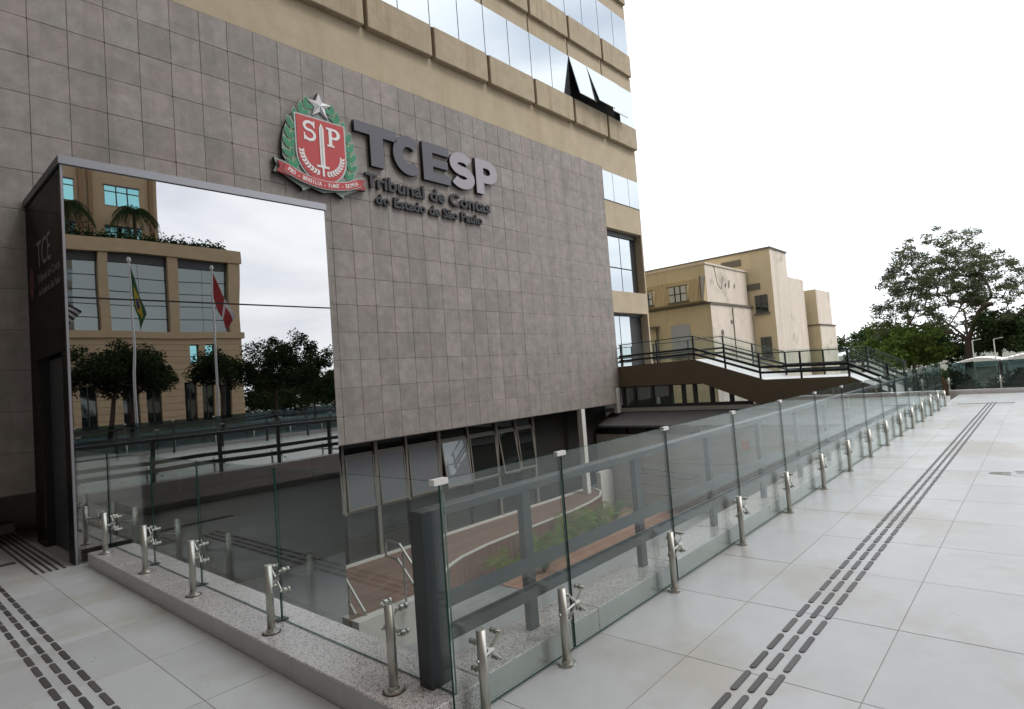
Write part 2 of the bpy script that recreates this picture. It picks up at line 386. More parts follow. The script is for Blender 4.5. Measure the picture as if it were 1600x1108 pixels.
rc = MB()
gt = B(19.4, 19.55, 0.75, 2.0, 0, 0.004).build('drain_strip', 'tactile'); tag(gt, 'thin dark line across the paving at the end of the guide bars', 'floor strip')

# puddle on the right paving
pud = bpy.data.materials.new('puddle'); pud.use_nodes = True; pb = pud.node_tree.nodes['Principled BSDF']
pb.inputs['Base Color'].default_value = (0.40, 0.40, 0.39, 1); pb.inputs['Roughness'].default_value = 0.03; pb.inputs['IOR'].default_value = 1.33; MATS['puddle'] = pud
pts = []
for k in range(40):
    a = 2*math.pi*k/40; rr = 1+0.16*math.sin(3*a+1)+0.10*math.sin(5*a)+0.06*math.sin(9*a+2)
    pts.append((9.05+0.20*rr*math.cos(a)+0.05*math.sin(a), 0.0+0.68*rr*math.sin(a)))
p_ = MB(); p_.prism(pts, lambda p, t: (p[0], p[1], t), -0.001, 0.0022)
tag(p_.build('puddle', 'puddle'), 'shallow puddle of rain water on the paving at the right edge', 'puddle')

# ------------------------------------------------------------------ courtyard
cf = MB().box(-4, 24, 2.2, 11.7, -2.6, -2.3); struct(cf.build('courtyard_floor', 'courtyard_floor'))
ret = thing('retaining_wall', 'concrete wall, coloured dark for shade, holding up the plaza along the sunken courtyard', 'wall', (10, 2.3, -2.3))
B(2.05, 23.2, 2.12, 2.40, -2.3, -0.452).build('wall', 'shade_concrete', ret)
ret2 = thing('retaining_wall', 'concrete wall, coloured dark for shade, under the left railing beside the mirrored box', 'wall', (1.8, 5, -2.3))
B(1.70, 2.0, 2.3, 7.9, -2.3, -0.452).build('wall', 'shade_concrete', ret2)
# wooden deck: boards along X
DZ = -1.70
front = [(4.62, 7.95), (5.95, 7.95), (6.5, 8.25), (7.0, 8.62), (7.5, 8.83), (8.3, 8.98), (9.5, 9.05), (10.8, 9.1), (11.6, 9.17), (12.3, 9.28), (13.0, 9.48), (13.5, 9.8), (13.8, 10.25)]
def fy(x):
    for (a, b), (c, d) in zip(front[:-1], front[1:]):
        if a <= x <= c: return b+(d-b)*(x-a)/(c-a)
    return front[-1][1]
deck = thing('wooden_deck', 'reddish brown plank deck with a curved slatted front below the windows', 'deck', (9, 9.5, -2.3))
sub = MB()
fp = [(4.64, 7.98)] + [(a+0.02, b+0.03) for a, b in front[1:]] + [(13.8, 10.36), (4.64, 10.36)]
sub.prism(fp, lambda p, t: (p[0], p[1], t), -2.3, DZ-0.03); sub.build('base', 'wood_slat', deck)
yy = 8.0; bw = 0.115
while yy < 10.34:
    # board clipped by the curved front
    xs = [4.62+0.05*i for i in range(185)]
    ok = [x for x in xs if fy(x) <= yy+0.005]
    if ok:
        x1 = max(ok)
        if yy > 8.0 or True:
            xa = 4.64; cuts = [xa]
            while cuts[-1]+2.6 < x1: cuts.append(cuts[-1]+random.uniform(1.8, 2.5))
            cuts.append(x1)
            for a, b in zip(cuts[:-1], cuts[1:]):
                if b-a > 0.05: B(a+0.003, b-0.003, yy, yy+bw-0.007, DZ-0.028, DZ).build('deck_board', 'wood', deck, fix=False)
    yy += bw
# vertical slats on the curved front
L_ = 0; segs = []
for (a, b), (c, d) in zip(front[1:-1], front[2:]):
    n = max(1, int(math.hypot(c-a, d-b)/0.062))
    for k in range(n): segs.append((a+(c-a)*k/n, b+(d-b)*k/n, a+(c-a)*(k+1)/n, b+(d-b)*(k+1)/n))
for (a, b, c, d) in segs:
    MB().bar((a+(c-a)*.06, b-0.012+(d-b)*.06, (DZ-2.34)/2), (a+(c-a)*.94, b-0.012+(d-b)*.94, (DZ-2.34)/2), 0.03, 0.60).build('slat', 'wood_slat', deck, fix=False)
tp = MB()
for (a, b), (c, d) in zip(front[1:-1], front[2:]): tp.bar((a, b-0.005, DZ+0.012), (c, d-0.005, DZ+0.012), 0.055, 0.03)
tp.build('edge_trim', 'deck_edge', deck)
B(4.64, 14.4, 10.365, 10.48, -2.3, DZ+0.03).build('back_kerb', 'deck_edge', deck)
B(4.64, 5.96, 7.78, 7.97, -2.3, DZ+0.02).build('step_edge', 'deck_edge', deck)
# brown lower paving and white wall, plants
struct(B(8, 14.5, 7.6, 10.3, -2.296, -2.285).build('courtyard_paving', 'brown_paving'))
tag(B(13.9, 14.5, 10.05, 10.2, -2.28, -1.25).build('low_wall', 'white_paint'), 'short white painted wall at the far end of the wooden deck', 'wall')

def handrail(name, label, paths, posts, mt='steel', r=0.02, group=None):
    t = thing(name, label, 'handrail', posts[0][0])
    for p in paths: MB().tube(p, r, 8).build('rail', mt, t)
    for a, b in posts: MB().cyl(a, b, r*0.9, 8).build('post', mt, t)
    return t
def hr(x, y0, y1, zb, zr, ze):
    return [(x, y0+0.02, zr-0.12), (x, y0+0.38, zr), (x, y0, zr), (x, y1, ze), (x, y1-0.05, ze-0.06), (x, y1-0.03, ze-0.16)]
handrail('stair_handrail', 'shiny double handrail of the stair beside the dark corner post', [
    [(5.5, 8.30, -1.04), (5.5, 8.28, -0.80), (5.5, 7.92, -0.81), (5.5, 7.2, -1.45)],
    [(5.5, 8.30, -1.04), (5.5, 7.99, -1.05), (5.5, 7.3, -1.66)]], [((5.5, 7.84, -2.3), (5.5, 7.84, -0.9)), ((5.5, 7.25, -2.3), (5.5, 7.25, -1.42))])
handrail('stair_handrail', 'shiny double handrail of the stair close to the mirrored box', [
    [(4.85, 8.6, -1.12), (4.85, 8.45, -1.2), (4.85, 7.95, -1.63), (4.85, 7.93, -1.70), (4.85, 7.99, -1.78), (4.85, 8.1, -1.80)],
    [(4.85, 8.6, -1.46), (4.85, 8.45, -1.5), (4.85, 8.1, -1.80)]], [((4.85, 8.35, -1.7), (4.85, 8.35, -1.28)), ])

def fern(name, label, loc, n, ln, h, mt='leaf_fern', spread=1.0):
    t = thing(name, label, 'plant', loc, 'plants in front of the wooden deck')
    m = MB()
    for k in range(n):
        a = random.uniform(0, 2*math.pi); l = ln*random.uniform(.6, 1.1); hh = h*random.uniform(.6, 1.15); prev = None
        N = 9
        for s in range(N+1):
            u = s/N; p = Vector((math.cos(a)*l*u*spread, math.sin(a)*l*u*spread, hh*(1.75*u-1.25*u*u)))+Vector(loc)
            if prev is not None and u > .15:
                dirv = (p-prev).normalized(); sd_ = dirv.cross(Vector((0, 0, 1))).normalized()
                for sgn in (-1, 1):
                    ll = 0.22*ln*(1-abs(u-.5)*1.1)
                    for q in (0.0, 0.5):
                        b0 = prev.lerp(p, q); b1 = prev.lerp(p, q+.22)
                        tip = b0+dirv*ll*.6+sd_*sgn*ll+Vector((0, 0, -ll*.35))
                        m.tri(b0, b1, tip)
            prev = p
    m.build('leaves', mt, t, fix=False)
    st = MB()
    for k in range(5): 
        a = k*1.26; st.cyl(loc, (loc[0]+.08*math.cos(a), loc[1]+.08*math.sin(a), loc[2]+.25), .015, 5)
    st.build('stem', 'bark', t)
    return t
pls = [(8.2, 8.35, 'low feathery fern nearest the corner post'), (9.3, 8.5, 'tallest bushy fern against the slatted deck front'), (10.0, 8.35, 'green fern left of the glass joint'),
       (10.6, 8.6, 'light green fern in the middle of the planting'), (11.3, 8.5, 'spreading fern under the curved deck edge'), (11.9, 8.75, 'yellow green fern towards the white wall'),
       (12.7, 8.85, 'small fern alone near the white wall'), (8.9, 8.0, 'drooping palm-like fern in front of the deck')]
for i, (px, py, lb) in enumerate(pls):
    big = i in (1, 3, 4); fern('fern', lb, (px, py, -2.28), 34 if big else 22, .70 if big else .60, 1.0 if big else .78)

# east wall of the courtyard, slab, window strip under the bridge
ew = thing('courtyard_wall', 'grey rendered wall with a dark slot and handrails at the courtyard end', 'wall', (14.6, 6, -2.3))
B(14.6, 14.8, 2.42, 11.6, -2.3, -0.24).build('lower_wall', 'plaster', ew)
B(14.6, 14.8, 2.42, 7.2, -0.24, 0.0).build('upper_wall', 'plaster', ew)
B(14.75, 14.8, 7.2, 11.6, -0.24, 0.0).build('slot_back', 'dark_void', ew)
for k in range(4): B(14.55, 14.62, 7.35+0.72*k, 7.95+0.72*k, -0.21, -0.06).build('slot_louvre', 'black_metal', ew)
B(14.585, 14.60, 6.24, 7.12, -2.0, -0.28).build('door', 'concrete', ew)
B(14.575, 14.584, 5.9, 6.1, -0.62, -0.40).build('red_plate', 'red_sign', ew)
sb = thing('lower_roof', 'dark sloping roof slab beside the courtyard under the footbridge', 'roof', (15, 6, 0))
m_ = MB(); m_.prism([(14.5, 0.02), (15.25, 0.34), (17.4, 0.36), (17.4, 0.20), (14.8, 0.005), (14.5, -0.04)], lambda p, t: (p[0], t, p[1]), 2.5, 10.45); m_.build('slab', 'roof_dark', sb)
B(15.24, 15.5, 2.5, 10.6, 0.36, 0.47).build('sill', 'plaster', sb)
ws = thing('window_strip', 'row of dark framed windows below the brown footbridge', 'window', (15.35, 8, 0.47))
B(15.28, 15.40, 6.0, 10.05, 0.475, 0.56).build('bottom_frame', 'dark_frame', ws); B(15.28, 15.40, 6.0, 10.05, 1.08, 1.15).build('top_frame', 'dark_frame', ws)
yj = [9.95, 9.55, 8.95, 8.35, 7.95, 7.6, 7.1, 6.55, 6.05]
for k, y_ in enumerate(yj): B(15.28, 15.40, y_-0.045, y_+0.045, 0.56, 1.08).build('mullion', 'dark_frame', ws)
for k in range(8): B(15.33, 15.345, yj[k+1]+.045, yj[k]-.045, 0.56, 1.08).build('pane', 'grey_glass' if k < 3 else 'window_clear', ws)
tag(B(14.98, 15.16, 10.0, 10.12, 0.35, 1.10).build('white_post', 'white_paint'), 'short pale post below the stone wall corner at the footbridge', 'post')
col_ = B(13.14, 13.30, 9.98, 10.14, -2.3, 0.63).build('column', 'white_paint'); tag(col_, 'slim white column holding up the right end of the stone wall', 'column')
handrail('ramp_handrail', 'thin double handrail along the grey courtyard wall', [[(14.5, 9.3, -1.18), (14.5, 7.3, -1.32)], [(14.5, 9.3, -1.31), (14.5, 7.3, -1.45)]],
         [((14.58, 9.0, -1.25), (14.5, 9.0, -1.25)), ((14.58, 8.2, -1.3), (14.5, 8.2, -1.3)), ((14.58, 7.4, -1.38), (14.5, 7.4, -1.38))], 'dark_metal', 0.013)
handrail('ramp_handrail', 'freestanding looped handrail on the brown courtyard paving', [[(14.0, 9.3, -1.48), (14.0, 7.75, -1.58), (14.0, 7.6, -1.66), (14.0, 7.75, -1.80), (14.0, 9.3, -1.72)]],
         [((14.0, 7.9, -2.3), (14.0, 7.9, -1.58)), ((14.0, 9.0, -2.3), (14.0, 9.0, -1.5))], 'dark_metal', 0.013)

# ------------------------------------------------------------------ main building
bld = thing('office_building', 'tall yellow concrete office building with stone clad lower wall and ribbon windows', 'building', (8, 12, -2.3))
wl = MB()
YF = 10.09
wl.box(-30, 15.30, YF, 11.9, 0.67, 9.0)                       # lower wall behind stone
wl.box(-30, 17.45, YF, 26, 9.0, 9.68)
wl.box(-30, 17.45, 10.35, 26, 9.68, 34)
wl.box(-30, 17.0, 11.9, 26, -2.3, 9.0)
wl.box(15.30, 17.45, YF, 11.9, 7.94, 9.0)
wl.box(15.30, 17.45, YF, 11.9, 6.12, 6.98)
wl.box(15.30, 17.45, YF, 11.9, 3.44, 4.12)
wl.box(17.38, 17.45, YF, 11.9, 4.12, 6.12); wl.box(17.36, 17.45, YF, 11.9, 0.7, 3.44)
wl.box(15.30, 17.45, 10.5, 11.9, 6.98, 7.94)
wl.build('wall', 'yellow', bld)
B(-30, -3.2, -7.5, 10.0, 0.0, 34).build('unseen_shade_wing', 'stone', bld)  # unseen wing added to shade the left side of the plaza
FP = 2.535
px_ = [17.45-1.755*k for k in range(0, 16)]
PANEL = MB().box(0, 1.755-0.09, 9.94, YF+0.02, 0, 0.735).mesh('spandrel_panel', 'yellow_panel')
bm = bmesh.new(); bm.from_mesh(PANEL); bmesh.ops.recalc_face_normals(bm, faces=bm.faces); bmesh.ops.bevel(bm, geom=list(bm.edges), offset=0.012, segments=2, affect='EDGES'); bm.to_mesh(PANEL); bm.free()
PANE = MB().box(0, 0.8775-0.022, 10.02, 10.035, 0, 1.27).mesh('window_pane', 'facade_glass')
for fl in range(4):
    z0 = 9.0+FP*fl
    gap = MB()
    gap.box(-12, 17.44, YF-0.003 if fl == 0 else 10.05, 10.36, z0+0.03, z0+0.70); gap.build('panel_backing', 'shadow_gap', bld)
    B(-12, 17.45, 10.06, 10.36, z0+0.74, z0+0.76).build('sill', 'yellow', bld)
    B(-12, 17.45, 10.04, 10.36, z0+2.03, z0+FP-0.0).build('fascia', 'yellow', bld)
    B(-12, 17.44, 10.20, 10.34, z0+0.76, z0+2.03).build('window_interior', 'dark_void', bld)
    for k in range(0, 14 if fl < 2 else 6):
        x0 = px_[k+1]+0.045
        if k == 0: pass
        link('spandrel_panel', PANEL, bld, (x0+0.0, 0, z0))
        if fl > 0 : B(px_[k+1]-0.02, px_[k+1]+0.02, 10.03, 10.05, z0-0.48, z0).build('fascia_joint', 'shadow_gap', bld, fix=False)
        for h in range(2):
            xa = px_[k+1]+0.8775*h+0.011
            opened = fl == 0 and ((k == 0 and h == 0) or k == 1)
            if opened:
                o = link('open_window', MB().box(0, 0.8775-0.022, -0.012, 0.012, -1.27, 0).mesh('open_window', 'facade_glass'), bld, (xa, 10.02, z0+2.03))
                o.rotation_euler.x = -R(14 if not (k == 1 and h == 1) else 18)
                o['label'] = 'top-hung window pane tilted open'
            else: link('window_pane', PANE, bld, (xa, 0, z0+0.76))
B(-12, 17.3, 10.2, 10.3, 33, 33.9).build('roof_parapet', 'yellow', bld)
# right column windows
for a, b in ((15.32, 15.87), (15.89, 16.78), (16.80, 17.43)): B(a, b, 10.07, 10.085, 7.0, 7.925).build('window_pane', 'facade_glass', bld)
B(15.30, 17.45, 10.085, 10.12, 6.98, 7.94).build('window_frame', 'dark_frame', bld)
def recess(z0, z1, xr, xm, zt, cross):
    B(15.2, 17.36, 10.36, 10.42, z0, z1).build('window_frame', 'dark_frame', bld)
    B(15.2, 17.36, 10.28, 10.36, zt, z1).build('window_head', 'dark_frame', bld)
    if cross:
        for (a, b, c, d) in ((15.2, 16.34, z0, cross-.02), (15.2, 16.34, cross+.02, zt), (16.38, xm, z0, cross-.02), (16.38, xm, cross+.02, zt)):
            B(a, b, 10.33, 10.35, c, d).build('window_pane', 'facade_glass', bld)
    else:
        for a, b in ((15.2, 15.98), (16.02, xm)): B(a, b, 10.33, 10.35, z0, zt).build('window_pane', 'facade_glass', bld)
recess(4.12, 6.12, 0, 17.0, 5.95, 4.93)
recess(1.75, 3.44, 0, 16.6, 3.36, None)
B(15.2, 17.37, 10.1, 11.9, 1.45, 1.75).build('door_floor', 'bridge_floor', bld)
B(15.2, 17.37, 10.7, 11.0, 0.2, 1.45).build('base_wall', 'plaster', bld)
# stone cladding
cl = MB(); cl.box(-12, 15.22, 10.0115, YF, 0.63, 7.975)
clad = cl.build('stone_cladding', 'joint', bld)
SX, SZ = 0.4295, 0.5255
JX0, JZ0 = 1.62, 6.935
tiles = []
xi = []
x = JX0
while x > -12: x -= SX
while x < 15.2: xi.append(x); x += SX
zs = [7.97]
z = JZ0+SZ
while z > 0.66: zs.append(z) if z < 7.93 else None; z -= SZ
zs.append(0.64)
allst = []
for a in xi:
    b = min(a+SX, 15.2)
    for zt, zb in zip(zs[:-1], zs[1:]):
        if a < -11.9: continue
        if a > 1.6 and b < 4.6 and zt < 4.35: continue     # hidden by the mirrored box
        vis = a > 0.75
        allst.append((vis, math.hypot(a, 10), a, b, zb, zt))
cand = sorted([t for t in allst if t[0]], key=lambda t: t[1])
chosen = cand[:300]; chset = set(id(t) for t in chosen)
smc = {}
JG = 0.0026
def stone_mesh(w_, h_):
    k = (round(w_, 3), round(h_, 3))
    if k not in smc:
        m = MB(); d = 0.006
        # pillowed slab front
        m.box(JG, w_-JG, 0.0+d, 0.03, JG, h_-JG)
        me = m.mesh('stone_tile', 'stone')
        bm = bmesh.new(); bm.from_mesh(me); bmesh.ops.recalc_face_normals(bm, faces=bm.faces)
        bmesh.ops.bevel(bm, geom=[e for e in bm.edges if all(v.co.y < 0.01 for v in e.verts)], offset=0.004, segments=1, affect='EDGES'); bm.to_mesh(me); bm.free()
        smc[k] = me
    return smc[k]
far = MB()
for t in allst:
    vis, d, a, b, zb, zt = t
    if b-a < 0.03: continue
    off = random.uniform(-0.0015, 0.0015)
    if id(t) in chset: link('stone_tile', stone_mesh(b-a, zt-zb), clad, (a, 10.0+off, zb))
    else: far.box(a+JG, b-JG, 10.006+off, 10.03, zb+JG, zt-JG)
stuff(far.build('stone_tile', 'stone', clad, fix=False))
pins = MB()
for i, a in enumerate(xi):
    if a < 0.8: continue
    for zb in zs[1:-1]:
        if a > 1.6 and a < 4.7 and zb < 4.4: continue
        if random.random() < .55: r_ = random.uniform(.006, .012); pins.cyl((a+random.uniform(-.006, .006), 10.004, zb+random.uniform(-.008, .008)), (a, 9.998, zb), r_, 6)
stuff(pins.build('fixing_pin', 'shadow_gap', clad, fix=False))
# recessed windows under the stone wall
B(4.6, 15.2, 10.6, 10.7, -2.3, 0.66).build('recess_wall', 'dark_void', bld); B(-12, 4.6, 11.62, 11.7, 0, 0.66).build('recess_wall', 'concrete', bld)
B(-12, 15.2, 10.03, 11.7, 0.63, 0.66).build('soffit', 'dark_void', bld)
wx = [5.35, 6.10, 6.84, 7.58, 8.47, 9.32, 10.26, 10.95, 11.62]
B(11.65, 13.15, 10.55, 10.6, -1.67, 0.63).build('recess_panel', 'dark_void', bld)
for k, x_ in enumerate(wx):
    wd = 0.038 if k % 2 == 0 else 0.026
    B(x_-wd, x_+wd, 10.44, 10.59, -1.67 if k % 2 == 0 else -0.75, 0.63).build('window_post', 'frame', bld)
for k in range(len(wx)-1):
    a, b = wx[k]+.05, wx[k+1]-.05
    B(a, b, 10.50, 10.515, 0.40, 0.63).build('transom_pane', 'dark_glass', bld)
    B(a, b, 10.48, 10.53, 0.33, 0.39).build('transom_bar', 'frame', bld)
    B(a, b, 10.48, 10.53, -0.75, -0.68).build('transom_bar', 'frame', bld)
    B(a, b, 10.50, 10.515, -1.67, -0.75).build('lower_pane', 'dark_glass', bld)
    # top-hung sash, pushed open a little
    sash = bpy.data.objects.new('sash', None)
    W_ = b-a; ang = random.choice((2.5, 3.5, 5)) if k not in (4, 6) else 9
    gl = 'blind_glass' if k in (0, 1, 2, 3, 4) else 'dark_glass'
    m = MB(); m.box(0.03, W_-0.03, -0.008, 0.008, -0.98, -0.03); o = link('sash_pane', m.mesh('sash_pane', gl), bld, (a, 10.47, 0.33)); o.rotation_euler.x = -R(ang)
    m = MB()
    m.box(0, 0.03, -0.02, 0.02, -1.02, 0); m.box(W_-0.03, W_, -0.02, 0.02, -1.02, 0); m.box(0.03, W_-0.03, -0.02, 0.02, -0.03, 0); m.box(0.03, W_-0.03, -0.02, 0.02, -1.02, -0.98)
    o = link('sash_frame', m.mesh('sash_frame', 'frame'), bld, (a, 10.47, 0.33)); o.rotation_euler.x = -R(ang)
    bpy.data.objects.remove(sash)
# dark kerb at the back of the left recess with a post
rk = B(-12, 1.5, 11.34, 11.6, 0, 0.13).build('recess_kerb', 'concrete', bld)
for x_ in (1.30, 0.05): MB().cyl((x_, 11.45, 0.13), (x_, 11.45, 0.55), 0.026, 12).build('recess_post', 'steel', rk)

# ------------------------------------------------------------------ mirrored box
bx = thing('mirrored_entrance_box', 'dark box clad in mirror glass with a doorway, before the stone wall', 'entrance', (3, 9, -2.0))
X0, X1, YM = 1.53, 4.62, 8.0
B(X0+0.02, X1, YM, YM+0.012, 2.872, 4.325).build('mirror_panel', 'mirror', bx)
B(X0+0.02, X1, YM, YM+0.012, -2.25, 2.852).build('mirror_panel', 'mirror', bx)
B(X0+0.02, X1, YM+0.004, YM+0.03, 2.852, 2.872).build('panel_joint', 'dark_void', bx)
B(X0+0.03, X1-0.02, YM+0.03, 10.0, 2.6, 4.3).build('core', 'dark_void', bx)
B(X0+0.6, X1-0.02, YM+0.03, 10.0, -2.25, 2.6).build('core', 'dark_void', bx)
B(X0-0.004, X0+0.018, YM-0.004, YM+0.02, -0.0, 4.325).build('corner_profile', 'trim', bx)
# trim cap
B(X0-0.02, X1+0.02, YM-0.03, YM+0.02, 4.328, 4.42).build('top_trim', 'trim', bx); B(X0-0.02, X0+0.03, YM+0.02, 9.995, 4.328, 4.42).build('top_trim', 'dark_metal', bx)
B(X0+0.03, X1+0.02, YM+0.02, 9.995, 4.30, 4.40).build('roof', 'dark_metal', bx)
# left face panels with doorway  (door y 8.30-9.5, z 0-2.28)
B(X0, X0+0.02, YM+0.02, 9.995, 2.87, 4.32).build('side_panel', 'box_side', bx); B(X0, X0+0.02, YM+0.02, 9.995, 2.30, 2.85).build('side_panel', 'box_side', bx)
B(X0, X0+0.02, YM+0.02, 8.28, 0.0, 2.29).build('side_panel', 'box_side', bx); B(X0, X0+0.02, 9.52, 9.995, 0.0, 2.29).build('side_panel', 'box_side', bx)
B(X0+0.004, X0+0.02, YM+0.02, 9.99, 2.852, 2.868).build('panel_joint', 'dark_void', bx)
B(X0+0.02, X0+0.6, 8.22, 8.28, 0.0, 2.6).build('door_reveal', 'dark_void', bx); B(X0+0.02, X0+0.6, 9.52, 9.6, 0.0, 2.6).build('door_reveal', 'dark_void', bx)
B(X0+0.10, X0+0.14, 8.30, 9.5, 0.01, 2.28).build('door', 'dark_metal', bx)
B(X0-0.006, X0+0.0, YM+0.0, 8.27, 0.0, 0.16).build('base_plate', 'dark_void', bx)
B(X1-0.012, X1, YM+0.012, 10.0, -2.25, 4.3).build('right_side', 'box_side', bx)

def textmesh(s, size, ext, name, mats, fat=0.0, align='LEFT', fit=None, cap=None):
    cu = bpy.data.curves.new('t', 'FONT'); cu.body = s; cu.size = size; cu.extrude = ext; cu.offset = fat; cu.align_x = align; cu.resolution_u = 3
    ob = bpy.data.objects.new('t', cu); COL.objects.link(ob); bpy.context.view_layer.update()
    me = bpy.data.meshes.new_from_object(ob.evaluated_get(bpy.context.evaluated_depsgraph_get()))
    bpy.data.objects.remove(ob); bpy.data.curves.remove(cu)
    if me.vertices:
        xs = [v.co.x for v in me.vertices]; ys = [v.co.y for v in me.vertices]
        for v in me.vertices:
            if fit: v.co.x = (v.co.x-min(xs))/(max(xs)-min(xs))*fit
    me.name = name; me.materials.clear()
    for q in (mats if isinstance(mats, (list, tuple)) else [mats]): me.materials.append(MATS[q])
    if isinstance(mats, (list, tuple)) and len(mats) > 1:
        for p in me.polygons: p.material_index = 0 if p.normal.z > 0.9 else 1
    return me
def place_text(me, parent, x, y, z, name, facing='-Y', sx=1, sz=1):
    o = link(name, me, parent, (x, y, z)); o.rotation_euler = (R(90), 0, 0) if facing == '-Y' else (R(90), 0, R(-90))
    o.scale = (sx, sz, 1); return o
# faint lettering on the left face: reads along -Y (towards the viewer's right)
st = thing('door_lettering', 'faint grey TCE lettering and red emblem on the dark side of the mirrored box', 'lettering', (X0-0.003, 9, 3.4))
def side_text(s, y0, y1, z, h, mt):
    me = textmesh(s, 1.0, 0.001, 'lettering', mt)
    xs = [v.co.x for v in me.vertices]; ys = [v.co.y for v in me.vertices]; a, b, c, d = min(xs), max(xs), min(ys), max(ys)
    for v in me.vertices: v.co.x = (v.co.x-a)/(b-a)*(y0-y1); v.co.y = (v.co.y-c)/(d-c)*h
    place_text(me, st, X0-0.0025, y0, z, 'lettering', 'X')
side_text('TCE', 9.35, 8.60, 3.40, 0.33, 'sticker_grey')
side_text('Tribunal de Contas', 9.35, 8.15, 3.22, 0.10, 'sticker_grey')
side_text('do Estado de São Paulo', 9.3, 8.2, 3.06, 0.085, 'sticker_grey')
em = MB(); em.prism([(9.72+.13*math.cos(a*.3142), 3.28+.20*math.sin(a*.3142)) for a in range(20)], lambda p, t: (t, p[0], p[1]), X0-0.0035, X0-0.001); em.build('emblem', 'sticker_red', st)

# ------------------------------------------------------------------ wall sign
def curve_mesh(outlines, ext, name, mats):
    cu = bpy.data.curves.new('c', 'CURVE'); cu.dimensions = '2D'; cu.fill_mode = 'BOTH'; cu.extrude = ext
    for pts in outlines:
        sp = cu.splines.new('POLY'); sp.points.add(len(pts)-1); sp.use_cyclic_u = True
        for q, p in zip(sp.points, pts): q.co = (p[0], p[1], 0, 1)
    ob = bpy.data.objects.new('c', cu); COL.objects.link(ob); bpy.context.view_layer.update()
    me = bpy.data.meshes.new_from_object(ob.evaluated_get(bpy.context.evaluated_depsgraph_get()))
    bpy.data.objects.remove(ob); bpy.data.curves.remove(cu); me.name = name; me.materials.clear()
    for q in (mats if isinstance(mats, (list, tuple)) else [mats]): me.materials.append(MATS[q])
    if isinstance(mats, (list, tuple)) and len(mats) > 1:
        for p in me.polygons: p.material_index = 0 if p.normal.z > 0.9 else 1
    return me
def arc(cx, cy, rx, ry, a0, a1, n=20): return [(cx+rx*math.cos(R(a0+(a1-a0)*k/n)), cy+ry*math.sin(R(a0+(a1-a0)*k/n))) for k in range(n+1)]
def band(path, w_):
    Lp, Rp = [], []
    for i, p in enumerate(path):
        a = path[max(i-1, 0)]; b = path[min(i+1, len(path)-1)]; dx, dy = b[0]-a[0], b[1]-a[1]; l = math.hypot(dx, dy) or 1
        nx, ny = -dy/l*w_/2, dx/l*w_/2; Lp.append((p[0]+nx, p[1]+ny)); Rp.append((p[0]-nx, p[1]-ny))
    return Lp+Rp[::-1]
sg = thing('wall_sign', 'big raised TCESP letters with two smaller lines of text on the stone wall', 'sign', (8.4, 9.95, 5.3))
H_ = 0.85; SW = 0.27
glyph = {}
glyph['T'] = [[(0, H_), (.98, H_), (.98, H_-.22), (.65, H_-.22), (.65, 0), (.34, 0), (.34, H_-.22), (0, H_-.22)]]
glyph['C'] = [band(arc(.42, H_/2, .29, .305, 45, 315, 30), .24)]
glyph['E'] = [[(0, 0), (.76, 0), (.76, .20), (.27, .20), (.27, .34), (.70, .34), (.70, .52), (.27, .52), (.27, .65), (.75, .65), (.75, H_), (0, H_)]]
sp_ = arc(.39, .581, .255, .156, 25, 270, 18)[:-1]+arc(.39, .269, .265, .156, 90, -155, 18)
glyph['S'] = [band([(p[0], p[1]) for p in sp_], .225)]
Pout = [(0, 0), (.25, 0), (.25, .28), (.40, .28)]+arc(.40, .565, .32, .285, -90, 90, 14)+[(0, .85)]
Pin = [(.25, .48), (.38, .48)]+arc(.38, .565, .10, .085, -90, 90, 8)+[(.25, .65)]
glyph['P'] = [Pout, Pin]
for ch, x0, mt, wid in (('T', 6.47, 'letter_dark', 1), ('C', 7.345, 'letter_dark', .97), ('E', 8.12, 'letter_dark', 1), ('S', 8.86, 'letter_light', 1), ('P', 9.68, 'letter_light', 1)):
    me = curve_mesh(glyph[ch], 0.045, 'letter', [mt, 'letter_side']); o = place_text(me, sg, x0, 9.955, 6.07, 'letter', sx=wid)
    if mt == 'letter_light': o['label'] = 'light grey raised letter'
def line_text(s, x0, x1, z, capz, mt, fat):
    # measure the whole string, then lay out one object per letter
    pos = []
    cu = bpy.data.curves.new('t', 'FONT'); cu.size = 1.0
    ob = bpy.data.objects.new('t', cu); COL.objects.link(ob)
    def width(q):
        cu.body = q+'|'; bpy.context.view_layer.update(); return ob.dimensions.x
    base = width(''); ws_ = [width(s[:i])-base for i in range(len(s)+1)]
    bpy.data.objects.remove(ob); bpy.data.curves.remove(cu)
    k = (x1-x0)/ws_[-1]; kz = capz/0.70
    for i, ch in enumerate(s):
        if ch == ' ': continue
        me = textmesh(ch, 1.0, 0.025, 'letter', mt, fat)
        place_text(me, sg, x0+ws_[i]*k+(0.055 if i == 0 and ch == 'T' else 0), 9.965, z, 'letter', sx=k, sz=kz)
line_text('Tribunal de Contas', 6.62, 10.12, 5.645, 0.275, ['letter_black', 'letter_side'], 0.025)
line_text('do Estado de São Paulo', 6.88, 9.82, 5.325, 0.205, ['letter_black', 'letter_side'], 0.03)

